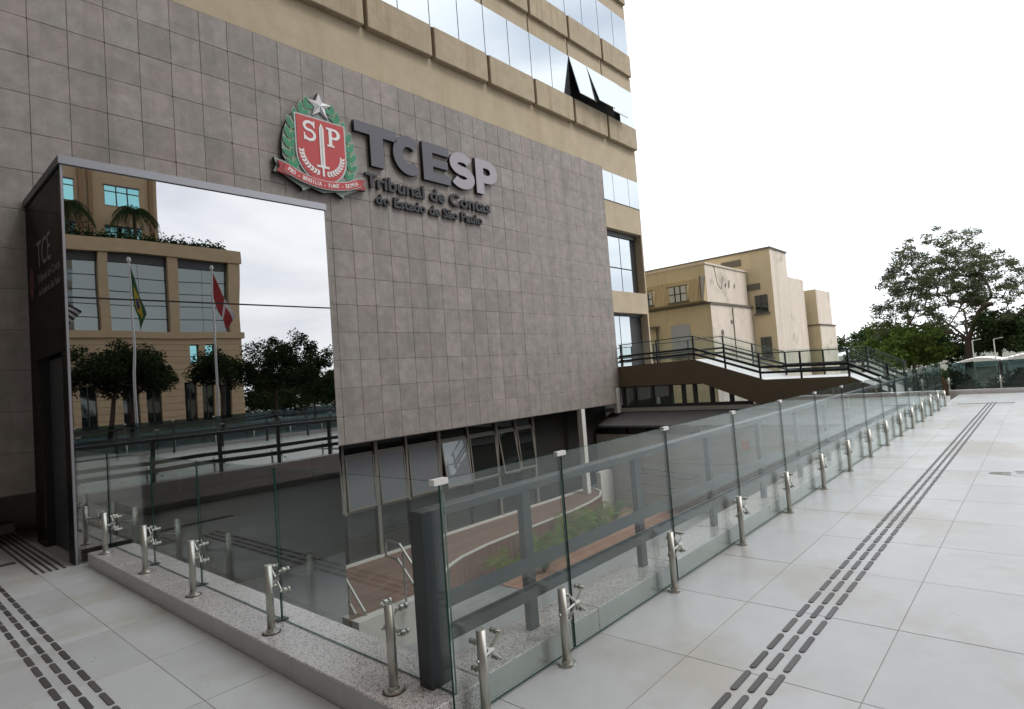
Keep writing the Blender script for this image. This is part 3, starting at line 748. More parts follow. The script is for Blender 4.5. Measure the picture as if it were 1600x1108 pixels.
# coat of arms
ca = thing('coat_of_arms', 'red, green and white coat of arms with star and ribbon on the stone wall', 'emblem', (5.72, 9.9, 5.3))
CX = 5.73
def flat(poly, y0, y1, name, mt, parent, side=None):
    m = MB(); m.prism([(CX+p[0], p[1]) for p in poly], lambda p, t: (p[0], t, p[1]), y1, y0, 0, None if side is None else 1)
    return m.build(name, [mt] if side is None else [mt, side], parent)
half = [(0.0, 7.20), (.085, 7.0), (.28, 6.99), (.22, 6.86), (.36, 6.80), (.50, 6.70), (.62, 6.52), (.70, 6.32), (.74, 6.10), (.74, 5.86), (.68, 5.74),
        (.90, 5.78), (.86, 5.64), (.92, 5.52), (.76, 5.50), (.60, 5.42), (.42, 5.33), (.40, 5.27), (.24, 5.36), (0, 5.30)]
outl = half + [(-a, b) for a, b in half[-2:0:-1]]
flat(outl, 9.90, 9.985, 'back_plate', 'arms_plate', ca, 'letter_side')
for sgn in (-1, 1):
    br = MB(); path = [(sgn*.50, 5.66), (sgn*.60, 5.90), (sgn*.61, 6.15), (sgn*.55, 6.42), (sgn*.43, 6.66), (sgn*.28, 6.84)]
    for a, b in zip(path[:-1], path[1:]): br.bar((CX+a[0], 9.895, a[1]), (CX+b[0], 9.895, b[1]), 0.012, 0.03)
    brn = br.build('laurel_branch', 'arms_leaf_edge', ca)
    def lf(p, ang, l, w_, y):
        pts = [(p[0]+math.cos(ang)*l*t-math.sin(ang)*w_*q, p[1]+math.sin(ang)*l*t+math.cos(ang)*w_*q) for t, q in ((0, 0), (.25, .8), (.55, 1), (.85, .5), (1, 0), (.85, -.5), (.55, -1), (.25, -.8))]
        flat(pts, y-0.006, y, 'leaf', 'arms_green', brn)
        c0 = (p[0]+math.cos(ang)*l*.5, p[1]+math.sin(ang)*l*.5)
        flat([(c0[0]+(q[0]-c0[0])*1.16, c0[1]+(q[1]-c0[1])*1.22) for q in pts], y-0.002, y+0.004, 'leaf_outline', 'arms_leaf_pale', brn)
    for k in range(8):
        u = k/7*(len(path)-1.001); i = int(u); f = u-i; p = (path[i][0]+(path[i+1][0]-path[i][0])*f, path[i][1]+(path[i+1][1]-path[i][1])*f)
        d = math.atan2(path[i+1][1]-path[i][1], path[i+1][0]-path[i][0])
        lf(p, d+sgn*-.50, .215, .046, 9.888-0.0011*k); lf(p, d+sgn*.50, .20, .042, 9.8875-0.0011*k)
shield = [(-.47, 6.66), (.47, 6.66), (.47, 6.0)] + [(.47*math.cos(R(a)), 6.0+.50*math.sin(R(a))) for a in range(-8, -180, -8)] + [(-.47, 6.0)]
flat([(a*1.07, 6.15+(b-6.15)*1.05) for a, b in shield], 9.872, 9.884, 'shield_border', 'arms_grey', ca)
sh = flat(shield, 9.860, 9.8715, 'shield', 'arms_red', ca)
# S and P with serifs, sword, branches
Sp = arc(-.235, 6.49, .095, .075, 25, 270, 12)[:-1]+arc(-.235, 6.325, .10, .09, 90, -155, 12)
m = curve_mesh([band(Sp, .052)], .004, 'letter', 'arms_white'); place_text(m, sh, CX, 9.856, 0, 'letter')
for (a, b, c, d) in ((-.155, -.13, 6.47, 6.60), (-.345, -.32, 6.22, 6.35)): flat([(a, c), (b, c), (b, d), (a, d)], 9.851, 9.8585, 'serif', 'arms_white', sh)
Po = [(.11, 6.20), (.25, 6.20), (.25, 6.235), (.21, 6.235), (.21, 6.35), (.26, 6.35)]+arc(.26, 6.455, .12, .105, -90, 90, 10)+[(.10, 6.56), (.10, 6.525), (.145, 6.525), (.145, 6.235), (.11, 6.235)]
Pi = [(.21, 6.395), (.255, 6.395)]+arc(.255, 6.455, .055, .06, -90, 90, 8)+[(.21, 6.515)]
m = curve_mesh([Po, Pi], .004, 'letter', 'arms_white'); place_text(m, sh, CX, 9.856, 0, 'letter')
flat([(-.045, 5.80), (.045, 5.80), (.045, 6.50), (0, 6.60), (-.045, 6.50)], 9.850, 9.859, 'sword', 'arms_white', sh)
flat([(-.012, 5.82), (.012, 5.82), (.012, 6.50), (0, 6.55), (-.012, 6.50)], 9.847, 9.8495, 'sword_groove', 'arms_grey', sh)
flat([(-.12, 5.76), (.12, 5.76), (.12, 5.80), (-.12, 5.80)], 9.850, 9.8592, 'sword_guard', 'arms_white', sh)
flat([(-.02, 5.60), (.02, 5.60), (.02, 5.76), (-.02, 5.76)], 9.850, 9.859, 'sword_grip', 'arms_white', sh)
for sgn in (-1, 1):
    for k in range(9):
        a = R(-95+sgn*k*9.5) if False else R(-90+sgn*(10+k*9.2)); rr = .40
        cx_, cy_ = rr*math.cos(a), 6.02+rr*math.sin(a)*.93
        for s2 in (-1, 1):
            d = a+sgn*math.pi/2+s2*.7*sgn
            pts = [(cx_+math.cos(d)*.085*t-math.sin(d)*.024*q, cy_+math.sin(d)*.085*t+math.cos(d)*.024*q) for t, q in ((0, 0), (.4, 1), (1, 0), (.4, -1))]
            flat(pts, 9.853+0.0004*k, 9.8588, 'branch_leaf', 'arms_white', sh)
# star
stp = []
for k in range(10):
    rr = .255 if k % 2 == 0 else .105; a = R(90+36*k); stp.append((CX+rr*math.cos(a), 6.93+rr*math.sin(a)))
m = MB()
for k in range(10):
    a, b = stp[k], stp[(k+1) % 10]; c0 = (CX, 9.83, 6.93)
    m.tri((a[0], 9.865, a[1]), (b[0], 9.865, b[1]), c0, k % 2); m.quad((a[0], 9.865, a[1]), (a[0], 9.90, a[1]), (b[0], 9.90, b[1]), (b[0], 9.865, b[1]), 1)
m.build('star', ['arms_white', 'arms_star_dark'], ca, fix=False)
# ribbon with motto
def rib(u):  # u -1..1 centre line
    return (.74*u, 5.44+.0+.16*abs(u)**1.8+(.10*max(0, abs(u)-.7)))
rp = [rib(-1+2*k/28) for k in range(29)]
rbo = curve_mesh([band(rp, .165)], .004, 'ribbon', 'arms_grey'); place_text(rbo, ca, CX, 9.846, 0, 'ribbon_border')
rbm = curve_mesh([band(rp, .135)], .004, 'ribbon', 'arms_red'); rb_o = place_text(rbm, ca, CX, 9.840, 0, 'ribbon')
for sgn in (-1, 1):
    flat([(sgn*.64, 5.66), (sgn*.86, 5.72), (sgn*.82, 5.62), (sgn*.88, 5.52), (sgn*.62, 5.47)], 9.850, 9.88, 'ribbon_tail', 'arms_darkred', ca)
motto = 'PRO - BRASILIA - FIANT - EXIMIA'; n = len(motto)
for i, ch in enumerate(motto):
    if ch == ' ': continue
    u = -.93+1.86*(i+.5)/n; p = rib(u); q = rib(u+.02); ang = math.atan2(q[1]-p[1], q[0]-p[0])
    me = textmesh(ch, 0.105, 0.0015, 'letter', 'arms_white', 0.003, 'CENTER'); o = place_text(me, ca, CX+p[0]+math.sin(ang)*.037, 9.834, p[1]-math.cos(ang)*.037, 'motto_letter', sx=.72)
    o.rotation_euler = (R(90), -ang, 0)

# ------------------------------------------------------------------ glass railings
def spider_mesh():
    # built around a joint at the origin; glass towards +Y at y=0, post towards -Y
    m = MB()
    for zz in (0.345, 0.215):
        for sx in (-1, 1):
            m.cyl((0, -0.030, 0.28), (sx*0.07, -0.030, zz), 0.009, 6, 0.006)
            m.cyl((sx*0.07, -0.042, zz), (sx*0.07, 0.022, zz), 0.007, 8); m.cyl((sx*0.07, -0.020, zz), (sx*0.07, -0.001, zz), 0.016, 10); m.cyl((sx*0.07, 0.013, zz), (sx*0.07, 0.024, zz), 0.015, 10)
    m.cyl((-0.02, -0.03, 0.28), (0.02, -0.03, 0.28), 0.016, 8)
    me = m.mesh('spider_clamp', 'steel'); return me
SP = spider_mesh()
def post_meshes():
    a = MB().cyl((0, 0, 0.012), (0, 0, 0.42), 0.0235, 18); me = a.mesh('post', 'steel'); me.shade_smooth()
    for p in me.polygons:
        if len(p.vertices) > 4: p.use_smooth = False
    b = MB().cyl((0, 0, 0), (0, 0, 0.014), 0.052, 20, 0.047); b.cyl((0, 0, 0.014), (0, 0, 0.03), 0.031, 14, 0.028)
    return me, b.mesh('base_plate', 'steel'), MB().cyl((0, 0, 0.0), (0, 0, 0.006), 0.056, 18).mesh('base_stain', 'rust')
PM, BPM, RSM = post_meshes()
def glass_panel(m0): return m0
def rail_run(root, axis, fixed, joints, z0, z1, posts, pz, poff, rust=False, clamps=True, top_edge=True):
    # axis 'X': runs along X at Y=fixed; 'Y': runs along Y at X=fixed
    for a, b in zip(joints[:-1], joints[1:]):
        g = 0.006
        if axis == 'X': m = B(a+g, b-g, fixed, fixed+0.014, z0, z1, ms=[1, 1, 0, 1, 0, 1])
        else: m = B(fixed, fixed+0.010, a+g, b-g, z0, z1, ms=[1, 1, 1, 0, 1, 0])
        m.build('glass_panel', ['glass', 'glass_edge'], root)
    for k, (p, j) in enumerate(posts):
        loc = (p, fixed+poff, pz) if axis == 'X' else (fixed+poff, p, pz)
        po = link('post', PM, root, loc); link('base_plate', BPM, po)
        if rust: link('base_stain', RSM, po)
        if j is None: continue
        jl = (j, fixed, pz) if axis == 'X' else (fixed, j, pz)
        s = link('spider_clamp', SP, root, jl)
        if axis == 'Y': s.rotation_euler.z = R(-90)
        ar = MB(); a_ = Vector(loc)+Vector((0, 0, 0.28)); b_ = Vector(jl)+Vector((0, -0.03, 0.28) if axis == 'X' else (-0.03, 0, 0.28)); ar.cyl(a_, b_, 0.009, 6)
        ar.cyl(a_+Vector((0.024, 0, 0)) if axis == 'Y' else a_-Vector((0.036, 0, 0)), a_+Vector((0.04, -0.03, 0)) if axis == 'Y' else a_-Vector((0.026, 0, 0)), 0.008, 6)
        ar.build('clamp_arm', 'steel', root)
    if clamps:
        for j in joints[1:]:
            if axis == 'X': B(j-0.04, j+0.04, fixed-0.008, fixed+0.020, z1-0.020, z1+0.006).build('top_clip', 'clamp_white', root)
gr = thing('glass_railing', 'long frameless glass railing on steel posts along the right paving', 'railing', (2, 2.2, 0))
GY = 2.245
jx = [1.80, 2.72] + [2.72+1.262*k for k in range(1, 14)]
rail_run(gr, 'X', GY, jx, 0.012, 1.15, [(1.94, 2.02)] + [(2.56+1.25*k, jx[k+1]) for k in range(0, 14)], 0, -0.062)
for k in range(1, 12):
    pass
gl_ = thing('glass_railing', 'frameless glass railing on the raised granite kerb running to the mirrored box', 'railing', (1.8, 5, 0.13))
jy = [2.265, 4.02, 5.40, 6.55, 7.98]
rail_run(gl_, 'Y', 1.835, jy, 0.135, 1.135, [(2.57, 2.72), (3.87, 4.0), (5.18, 5.36), (6.33, 6.5), (7.61, 7.72)], 0.13, -0.135, rust=True, clamps=False)
B(1.765, 1.85, 2.236, 2.275, 1.13, 1.158).build('corner_clip', 'clamp_white', gl_)
for k, y_ in enumerate(jy[1:-1]): B(1.80, 1.87, y_-0.03, y_+0.03, 0.13, 0.14).build('glass_foot', 'dark_metal', gl_)
# granite kerbs: cut blocks
kb = thing('granite_kerb', 'speckled grey granite kerb carrying the left glass railing', 'kerb', (1.8, 5, 0))
y_ = 2.264
while y_ < 7.85:
    y2 = min(y_+1.15, 7.86); B(1.60, 2.02, y_+0.0015, y2-0.0015, -0.01, 0.13, ms=[0, 0, 0, 0, 0, 1]).build('kerb_block', ['granite', 'kerb_face'], kb, bevel=0.006); y_ = y2
kb2 = thing('granite_kerb', 'speckled granite kerb behind the right glass railing under the dark metal rails', 'kerb', (10, 2.4, 0))
x_ = 2.025
while x_ < 20.9:
    x2 = min(x_+1.0, 20.9); B(x_+0.0015, x2-0.0015, 2.29, 2.62, -0.3, 0.13, ms=[0, 0, 1, 0, 0, 0]).build('kerb_block', ['granite', 'kerb_face'], kb2, bevel=0.006); x_ = x2
# dark metal railing inside
mr = thing('metal_railing', 'dark grey metal railing with flat double bands inside the right glass railing', 'railing', (2, 2.45, 0.13))
B(1.80, 1.93, 2.40, 2.50, 0.13, 0.985).build('corner_post', 'dark_metal', mr, bevel=0.004)
for k in range(15): B(2.555+1.25*k, 2.625+1.25*k, 2.43, 2.475, 0.13, 0.94).build('post', 'dark_metal', mr)
B(1.93, 20.6, 2.405, 2.495, 0.94, 0.985).build('top_rail', 'dark_metal', mr, bevel=0.003)
B(1.93, 20.6, 2.418, 2.429, 0.475, 0.555).build('band', 'dark_metal', mr); B(1.93, 20.6, 2.418, 2.429, 0.31, 0.395).build('band', 'dark_metal', mr)

# far railing
fr = thing('glass_railing', 'dark tinted glass railing across the far end of the paving', 'railing', (23.3, 0, 0))
glassmat('glass_tint', (0.36, 0.46, 0.47), 1.0)
fj = [2.55, 1.2, -0.2, -1.6, -3.0, -4.4, -5.8, -7.2]
for a, b in zip(fj[:-1], fj[1:]):
    B(23.42, 23.434, b+.006, a-.006, 0.16, 1.02, ms=[1, 1, 1, 0, 1, 0]).build('glass_panel', ['glass_tint', 'glass_edge'], fr)
for j in fj:
    po = link('post', PM, fr, (23.36, j, 0.13)); link('base_plate', BPM, po); s = link('spider_clamp', SP, fr, (23.42, j, 0.13)); s.rotation_euler.z = R(-90)
tag(B(23.28, 23.62, -8, 2.75, -0.3, 0.13).build('far_kerb', 'granite', bevel=0.005), 'low granite kerb below the far tinted glass railing', 'kerb')

sr_ = thing('glass_railing', 'dark tinted glass railing along the street edge of the plaza, in the mirror', 'railing', (6, -7.8, 0))
for k in range(14):
    B(3.2+1.4*k+.006, 4.6+1.4*k-.006, -7.8, -7.786, 0.14, 1.12, ms=[1, 1, 0, 1, 0, 1]).build('glass_panel', ['glass_tint', 'glass_edge'], sr_)
    po = link('post', PM, sr_, (3.2+1.4*k, -7.72, 0)); link('base_plate', BPM, po)
    B(4.56+1.4*k, 4.64+1.4*k, -7.81, -7.78, 1.10, 1.13).build('top_clip', 'clamp_white', sr_)
tag(B(2, 23.2, -7.95, -7.65, -0.1, 0.14).build('granite_kerb', 'granite'), 'granite kerb under the street side railing, in the mirror', 'kerb')
sm = thing('metal_railing', 'black metal railing in front of the street side glass, in the mirror', 'railing', (6, -6.9, 0))
for k in range(12): B(3.9+1.6*k, 3.96+1.6*k, -6.95, -6.9, 0, 0.98).build('post', 'black_metal', sm)
for z0, z1 in ((.95, 1.0), (.62, .69), (.44, .51)): B(2.5, 22.5, -6.96, -6.89, z0, z1).build('rail', 'black_metal', sm)

# ------------------------------------------------------------------ footbridge
BX0, BX1 = 15.22, 17.30
fb = thing('footbridge', 'brown footbridge ramp with black railings from the office building down to the plaza', 'footbridge', (16, 6, 0))
tops = [(10.05, 1.73), (7.50, 1.76), (5.60, 1.09), (3.60, 1.06), (2.75, 0.62), (2.66, 0.57)]
bots = [(10.05, 1.13), (7.35, 1.10), (5.65, 0.42), (3.9, 0.30), (2.66, 0.15)]
m = MB(); m.prism(tops+bots[::-1], lambda p, t: (t, p[0], p[1]), BX0, BX1); m.build('beam', 'bridge_brown', fb)
for (a, b), (c, d) in zip(tops[:-1], tops[1:]):
    m = MB(); m.quad((BX0+.01, a, b+.006), (BX1-.01, a, b+.006), (BX1-.01, c, d+.006), (BX0+.01, c, d+.006)); m.build('walkway', 'bridge_floor', fb)
def ztop(y):
    for (a, b), (c, d) in zip(tops[:-1], tops[1:]):
        if c <= y <= a: return b+(d-b)*(y-a)/(c-a)
    return tops[-1][1]
kn = [9.95, 7.50, 5.66, 3.60, 2.70]
for X_, mt in ((BX0+.04, 'black_metal'), (BX1-.04, 'black_metal')):
    for y_ in (9.9, 8.66, 7.50, 6.62, 5.70, 4.68, 3.60, 2.80): B(X_-.02, X_+.02, y_-.022, y_+.022, ztop(y_)-(.1 if X_ < 16 else 0), ztop(y_)+.66).build('post', mt, fb)
    for hz, w_, h in ((.66, .03, .022), (.31, .05, .06), (.17, .05, .06)):
        m = MB()
        for a, b in zip(kn[:-1], kn[1:]): m.bar((X_-.03, a, ztop(a)+hz), (X_-.03, b, ztop(b)+hz), w_, h)
        m.build('rail', mt, fb)
    for a, b in zip(kn[:-1], kn[1:]):
        m = MB(); xg = X_+.05 if X_ < 16 else X_-.08
        m.prism([(a-.02, ztop(a)+.05), (b+.02, ztop(b)+.05), (b+.02, ztop(b)+.72), (a-.02, ztop(a)+.72)], lambda p, t: (t, p[0], p[1]), xg, xg+.01, 0, 1); m.build('glass_panel', ['glass', 'glass_edge'], fb)

# ------------------------------------------------------------------ old yellow houses
def scaleX(x, v): return v*x/20
ob1 = thing('old_house', 'old yellow two-storey house with stained pale gable and two windows', 'house', (26, 12, -2.9))
def win(par, plane, a, b, z0, z1, mt='dark_glass', fr_='white_paint', bars=2):
    # plane 'X': wall faces -X at x ; spans y a..b
    f = B(plane-.05, plane-.005, a, b, z0, z1).build('window', mt, par)
    B(plane-.10, plane+.0, a-.08, b+.08, z0-.10, z0-.02).build('sill', 'grime', f)
    for k in range(1, bars): q = a+(b-a)*k/bars; B(plane-.065, plane-.045, q-.025, q+.025, z0, z1).build('frame', fr_, f)
    B(plane-.07, plane-.05, a, b, (z0+z1)/2-.02, (z0+z1)/2+.02).build('frame', fr_, f)
    return f
hx = 24.0
B(hx, 28.6, 10.95, 17, 4.25, 5.95, ms=[0, 0, 1, 1, 0, 0]).build('upper_wall', ['old_yellow', 'old_cream'], ob1)
B(hx+0.02, 29.1, 10.84, 17, -2.9, 4.20, ms=[0, 0, 1, 1, 0, 0]).build('lower_wall', ['old_yellow', 'old_cream'], ob1)
B(hx-.06, 29.16, 10.78, 17, 4.19, 4.28).build('cornice', 'grime', ob1)
m = MB(); m.prism([(hx-.02, 5.35), (hx-.35, 4.36), (hx-.30, 4.32), (hx+.02, 4.32), (hx+.02, 5.35)], lambda p, t: (p[0], t, p[1]), 10.95, 17.0); m.build('tiled_skirt', 'old_tile', ob1)
for k in range(30): MB().bar((hx-.33, 11.05+.2*k, 4.38), (hx-.02, 11.05+.2*k, 5.36), .05, .05).build('roof_tile', 'old_tile', ob1, fix=False)
B(hx-.03, 28.65, 10.9, 17, 5.95, 6.02).build('roof_edge', 'old_cream', ob1)
for (a, b, z0, z1) in ((11.75, 12.55, 4.45, 5.1), (13.45, 13.95, 4.5, 5.0)):
    f = win(ob1, hx-.30, a, b, z0, z1, 'facade_glass', 'black_metal', 3)
    B(hx-.29, hx+.0, a-.06, b+.06, z0-.02, z1+.10).build('dormer', 'old_yellow', f)
win(ob1, hx+.02, 11.9, 12.8, 2.0, 3.45, 'blind', 'white_paint', 1)
B(hx-.35, hx+.02, 13.4, 14.3, 3.40, 3.50).build('door_canopy', 'grime', ob1)
MB().tube([(hx-.05, 13.5, 3.4), (hx-.05, 13.55, 1.0)], .05, 8).build('drain_pipe', 'grime', ob1)
for (x_, z_, r_) in ((25.0, 2.95, .14), (26.1, 3.45, .10)):
    MB().cyl((x_, 10.845, z_), (x_, 10.82, z_), r_, 12).build('vent_hole', 'grime', ob1)
MB().tube([(26.3, 10.82, 4.1), (26.3, 10.82, 0.5)], .025, 6).build('drain_pipe', 'grime', ob1)
MB().tube([(24.6, 10.80, 5.9), (24.9, 10.82, 5.1), (25.3, 10.84, 4.9), (25.6, 10.86, 5.5)], .015, 5).build('cable', 'grime', ob1)
for x_, r_ in ((26.4, .35), (27.0, .22), (26.0, .18)):
    MB().cyl((x_, 10.94, 5.05), (x_, 10.90, 5.05+r_), .02, 5).build('bracket', 'rust', ob1)
B(hx-.45, hx-.02, 10.98, 11.03, 4.3, 5.4).build('down_pipe', 'grime', ob1)
B(24.8, 25.3, 11.6, 12.1, 5.95, 6.05).build('roof_vent', 'grime', ob1)
for (a, b) in ((11.62, 12.68), (13.35, 14.05)): MB().bar((hx-.36, a, 4.42), (hx-.36, b, 4.42), .03, .03).bar((hx-.36, a, 5.13), (hx-.36, b, 5.13), .03, .03).build('window_bar', 'black_metal', ob1)
ob2 = thing('old_apartment_block', 'taller stained yellow apartment block behind the old house', 'building', (31, 12, -2.9))
B(28.75, 31.1, 9.75, 18, -2.9, 6.95, ms=[0, 0, 1, 1, 0, 0]).build('wall', ['old_yellow', 'old_cream'], ob2)
B(31.1, 33.6, 9.76, 18, -2.9, 5.75, ms=[0, 0, 1, 1, 0, 0]).build('rear_wall', ['old_yellow', 'old_cream'], ob2)
B(28.70, 31.15, 9.70, 18, 6.95, 7.03).build('roof_edge', 'grime', ob2)
B(29.6, 33, 13, 18, 5.5, 6.6).build('roof_room', 'old_yellow', ob2)
win(ob2, 28.75, 10.05, 10.65, 3.9, 4.75, 'dark_glass', 'dark_metal', 2); win(ob2, 28.75, 10.05, 10.55, 1.7, 2.7, 'dark_glass', 'dark_metal', 2)
B(28.70, 28.76, 10.35, 11.05, 5.05, 5.35).build('vent_block', 'grime', ob2)
B(28.68, 28.75, 11.2, 12.2, 6.35, 6.65).build('vent_block', 'grime', ob2)
ob3 = thing('old_tower_house', 'narrow yellow building with stepped top at the end of the row', 'building', (35, 10, -2.9))
B(34, 36.75, 9.28, 12.8, 3.30, 5.22, ms=[0, 0, 1, 1, 0, 0]).build('upper_wall', ['old_yellow', 'old_cream'], ob3)
B(34, 37.1, 9.22, 13, -2.9, 3.26, ms=[0, 0, 1, 1, 0, 0]).build('wall', ['old_yellow', 'old_cream'], ob3)
B(33.95, 37.15, 9.17, 13, 3.25, 3.32).build('ledge', 'grime', ob3)
MB().cyl((34.4, 10.2, 5.2), (34.4, 10.2, 5.95), .04, 6).build('antenna', 'dark_metal', ob3)

# ------------------------------------------------------------------ trees
def tree(name, label, base, trunk_h, tr, tips_fn, leafmat_, nclump, leaf, per, cr, cat='tree', group=None, limb_from=None, flat_=1.0, bend=None):
    t = thing(name, label, cat, base, group)
    b0 = Vector(base); tk = MB(); fork = b0+Vector((bend or (0, 0, 0)))+Vector((0, 0, trunk_h))
    mid = b0.lerp(fork, .5)+Vector((0, .03*trunk_h, 0))
    tk.cyl(b0, mid, tr, 9, tr*.85).cyl(mid, fork, tr*.85, 9, tr*.7)
    tips = [Vector(q) for q in tips_fn()]
    # grow branches: every tip joins the nearest part of the tree built so far
    nodes = [fork-Vector((0, 0, trunk_h*.22)), fork]; par = [-1, 0]; cnt = [0, 0]
    if len(tips) > 200:      # main leaders rising from the fork
        for dy, dz, dx in ((2.6, 2.6, .6), (.9, 4.4, -.6), (-1.6, 3.2, .4), (4.0, 1.7, -.8), (-2.8, 1.9, -.5), (.2, 2.6, 1.8)):
            last = 1
            for q in range(1, 4):
                u = q/3; nodes.append(fork+Vector((dx*u, dy*u**1.15, dz*u**.9))+Vector((random.uniform(-.1, .1), random.uniform(-.12, .12), 0))); par.append(last); cnt.append(0); last = len(nodes)-1
    for tp_ in sorted(tips, key=lambda q: (q-fork).length):
        best = min(range(len(nodes)), key=lambda i: (nodes[i]-tp_).length+.18*(nodes[i]-fork).length+(.8 if nodes[i].z > tp_.z+.3 else 0))
        p0 = nodes[best]; n_ = max(2, int((tp_-p0).length/.9)); last = best
        for q in range(1, n_+1):
            u = q/n_; p = p0.lerp(tp_, u)+Vector((random.uniform(-1, 1), random.uniform(-1, 1), random.uniform(-.6, 1)))*(.09*(tp_-p0).length*math.sin(math.pi*u))
            nodes.append(p); par.append(last); cnt.append(0); last = len(nodes)-1
        i = last
        while i >= 0: cnt[i] += 1; i = par[i]
    ex = .5; r0 = tr*.72/max(cnt)**ex
    for i in range(2, len(nodes)):
        a_, b_ = nodes[par[i]], nodes[i]
        if cnt[i] and (a_-b_).length > 1e-3: tk.cyl(a_, b_, r0*max(cnt[par[i]] if par[i] > 1 else cnt[i], 1)**ex, 6 if cnt[i] > 6 else 4, r0*cnt[i]**ex, cap=False)
    lv = MB()
    for k, tp_ in enumerate(tips):
        rr = cr*random.uniform(.65, 1.25)
        for q in range(int(per*random.uniform(.6, 1.25))):
            d = Vector((random.gauss(0, 1), random.gauss(0, 1), random.gauss(0, 1)*flat_)); d = d.normalized()*(random.random()**.45)*rr
            d.z *= flat_
            c = tp_+d; a = Vector((random.uniform(-1, 1), random.uniform(-1, 1), random.uniform(-.6, .6))).normalized(); n = a.cross(Vector((random.uniform(-1, 1), random.uniform(-1, 1), random.uniform(-1, 1)))).normalized()
            s = leaf*random.uniform(.6, 1.3)
            lv.quad(c-a*s, c+n*s*.5, c+a*s, c-n*s*.5)
    tk.build('trunk', 'bark', t, smooth=False, fix=False); lv.build('crown', leafmat_, t, fix=False)
    return t
def dome(cx, cy, z0, rx, ry, rz, n, shell=.55, low=-.15):
    out = []
    while len(out) < n:
        d = Vector((random.gauss(0, 1), random.gauss(0, 1), random.gauss(0, 1))).normalized()
        if d.z < low: continue
        r = random.uniform(shell, 1.0); out.append((cx+d.x*rx*r, cy+d.y*ry*r, z0+d.z*rz*r))
    return out
def big_tips():
    out = []
    while len(out) < 430:
        d = Vector((random.gauss(0, 1), random.gauss(0, 1), random.gauss(0, 1))).normalized()
        if d.z < -.30: continue
        r = random.uniform(.30, 1.0)**.62; q = Vector((60+d.x*5.0*r, 6.0+d.y*5.9*r, 4.7+d.z*6.9*r))
        if d.z < 0 and r < .7: continue
        if q.y > 9: q.z -= (q.y-9)*.30
        if noise.noise(q*.55) < -.14: continue
        out.append(tuple(q))
    return out
tree('spreading_tree', 'large spreading tree with open feathery crown beyond the paving', (60, 4.9, -2.9), 4.9, .36, big_tips, 'leaf_big', 0, .10, 88, .56, flat_=.7)
bushes = [(62, 11.5, 2.2, 3.2, 'leaf_bush', 'bright green rounded tree left of the large spreading tree'), (58, 8.6, 2.0, 2.8, 'leaf_bush', 'mid green leafy tree close to the large tree trunk'),
          (66, 8.0, 2.2, 3.0, 'leaf_dark', 'dark tree behind the trunk of the large spreading tree'), (60, 1.2, 3.2, 3.2, 'leaf_dark', 'dark green tree at the right edge of the picture'),
          (66, 3.2, 2.6, 3.0, 'leaf_dark', 'dark tree filling the gap right of the large trunk'), (72, 15.5, 2.6, 3.2, 'leaf_dark', 'hazy distant tree beside the stepped yellow building'), (66, -1.2, 2.6, 3.2, 'leaf_big', 'tall tree partly cut by the right picture edge')]
for i, (x_, y_, z_, r_, lm, lb) in enumerate(bushes):
    tree('leafy_tree', lb, (x_, y_, -2.9), 3.6, .2, lambda: dome(x_, y_, z_-.9, r_, r_*.95, r_*.85, 34, .35, -.5), lm, 0, .17, 190, 1.0, group='trees beyond the paving', flat_=.8)
def hedge(label, base, rx, ry, rz, lm, n=5000, leaf=.09, cat='shrub', name='shrub', group=None):
    t = thing(name, label, cat, base, group); m = MB()
    for k in range(n):
        d = Vector((random.gauss(0, 1), random.gauss(0, 1), random.gauss(0, 1))).normalized(); b = .82+.25*noise.noise(Vector((d.x*3+base[0], d.y*3+base[1], d.z*3)))
        r = b*(random.random()**.25); c = Vector(base)+Vector((d.x*rx*r, d.y*ry*r, rz*.9+d.z*rz*r))
        a = Vector((random.uniform(-1, 1), random.uniform(-1, 1), random.uniform(-1, 1))).normalized(); q = a.cross(Vector((random.uniform(-1, 1), random.uniform(-1, 1), random.uniform(-1, 1)))).normalized(); s = leaf*random.uniform(.6, 1.3)
        m.quad(c-a*s, c+q*s*.5, c+a*s, c-q*s*.5)
    m.build('leaves', lm, t, fix=False)
    st_ = MB()
    for k in range(6): st_.cyl(base, (base[0]+rx*.5*math.cos(k), base[1]+ry*.5*math.sin(k), base[2]+rz), .04, 5, .015)
    st_.build('stem', 'bark', t, fix=False)
hedge('dense dark shrub behind the middle of the far tinted railing', (29.5, 0.6, -2.9), 2.2, 2.3, 1.95, 'leaf_dark', 15000, group='shrubs behind the far railing')
hedge('leafy shrub behind the left end of the far tinted railing', (28.5, 3.4, -2.9), 2.0, 1.8, 2.05, 'leaf_dark', 13000, group='shrubs behind the far railing')
hedge('dark shrub behind the right end of the far tinted railing', (30.0, -2.6, -2.9), 2.2, 2.3, 2.0, 'leaf_dark', 12000, group='shrubs behind the far railing')
hedge('reddish brown dry shrub at the corner of the two glass railings', (22.6, 2.75, -0.45), .35, .30, .62, 'leaf_dry', 1500, .05)
hedge('low bushy shrub behind the far end of the footbridge', (24.5, 5.2, -2.9), 2.2, 1.8, 2.0, 'leaf_dark', 8000)
wc = thing('white_canopy', 'low white curved canopy roof beyond the far railing', 'canopy', (40, 2, -2.9))
m = MB(); N = 14
for a0, a1, zc in ((4.2, 1.6, .50), (1.9, -1.6, .62)):
    prof = [(a0+(a1-a0)*k/N, zc+.28*math.sin(math.pi*k/N)-.05) for k in range(N+1)]
    for p, q in zip(prof[:-1], prof[1:]): m.bar((40+zc, (p[0]+q[0])/2, (p[1]+q[1])/2), (44+zc, (p[0]+q[0])/2, (p[1]+q[1])/2), abs(p[0]-q[0])*1.02, .14)
m.build('roof', 'canopy_white', wc)
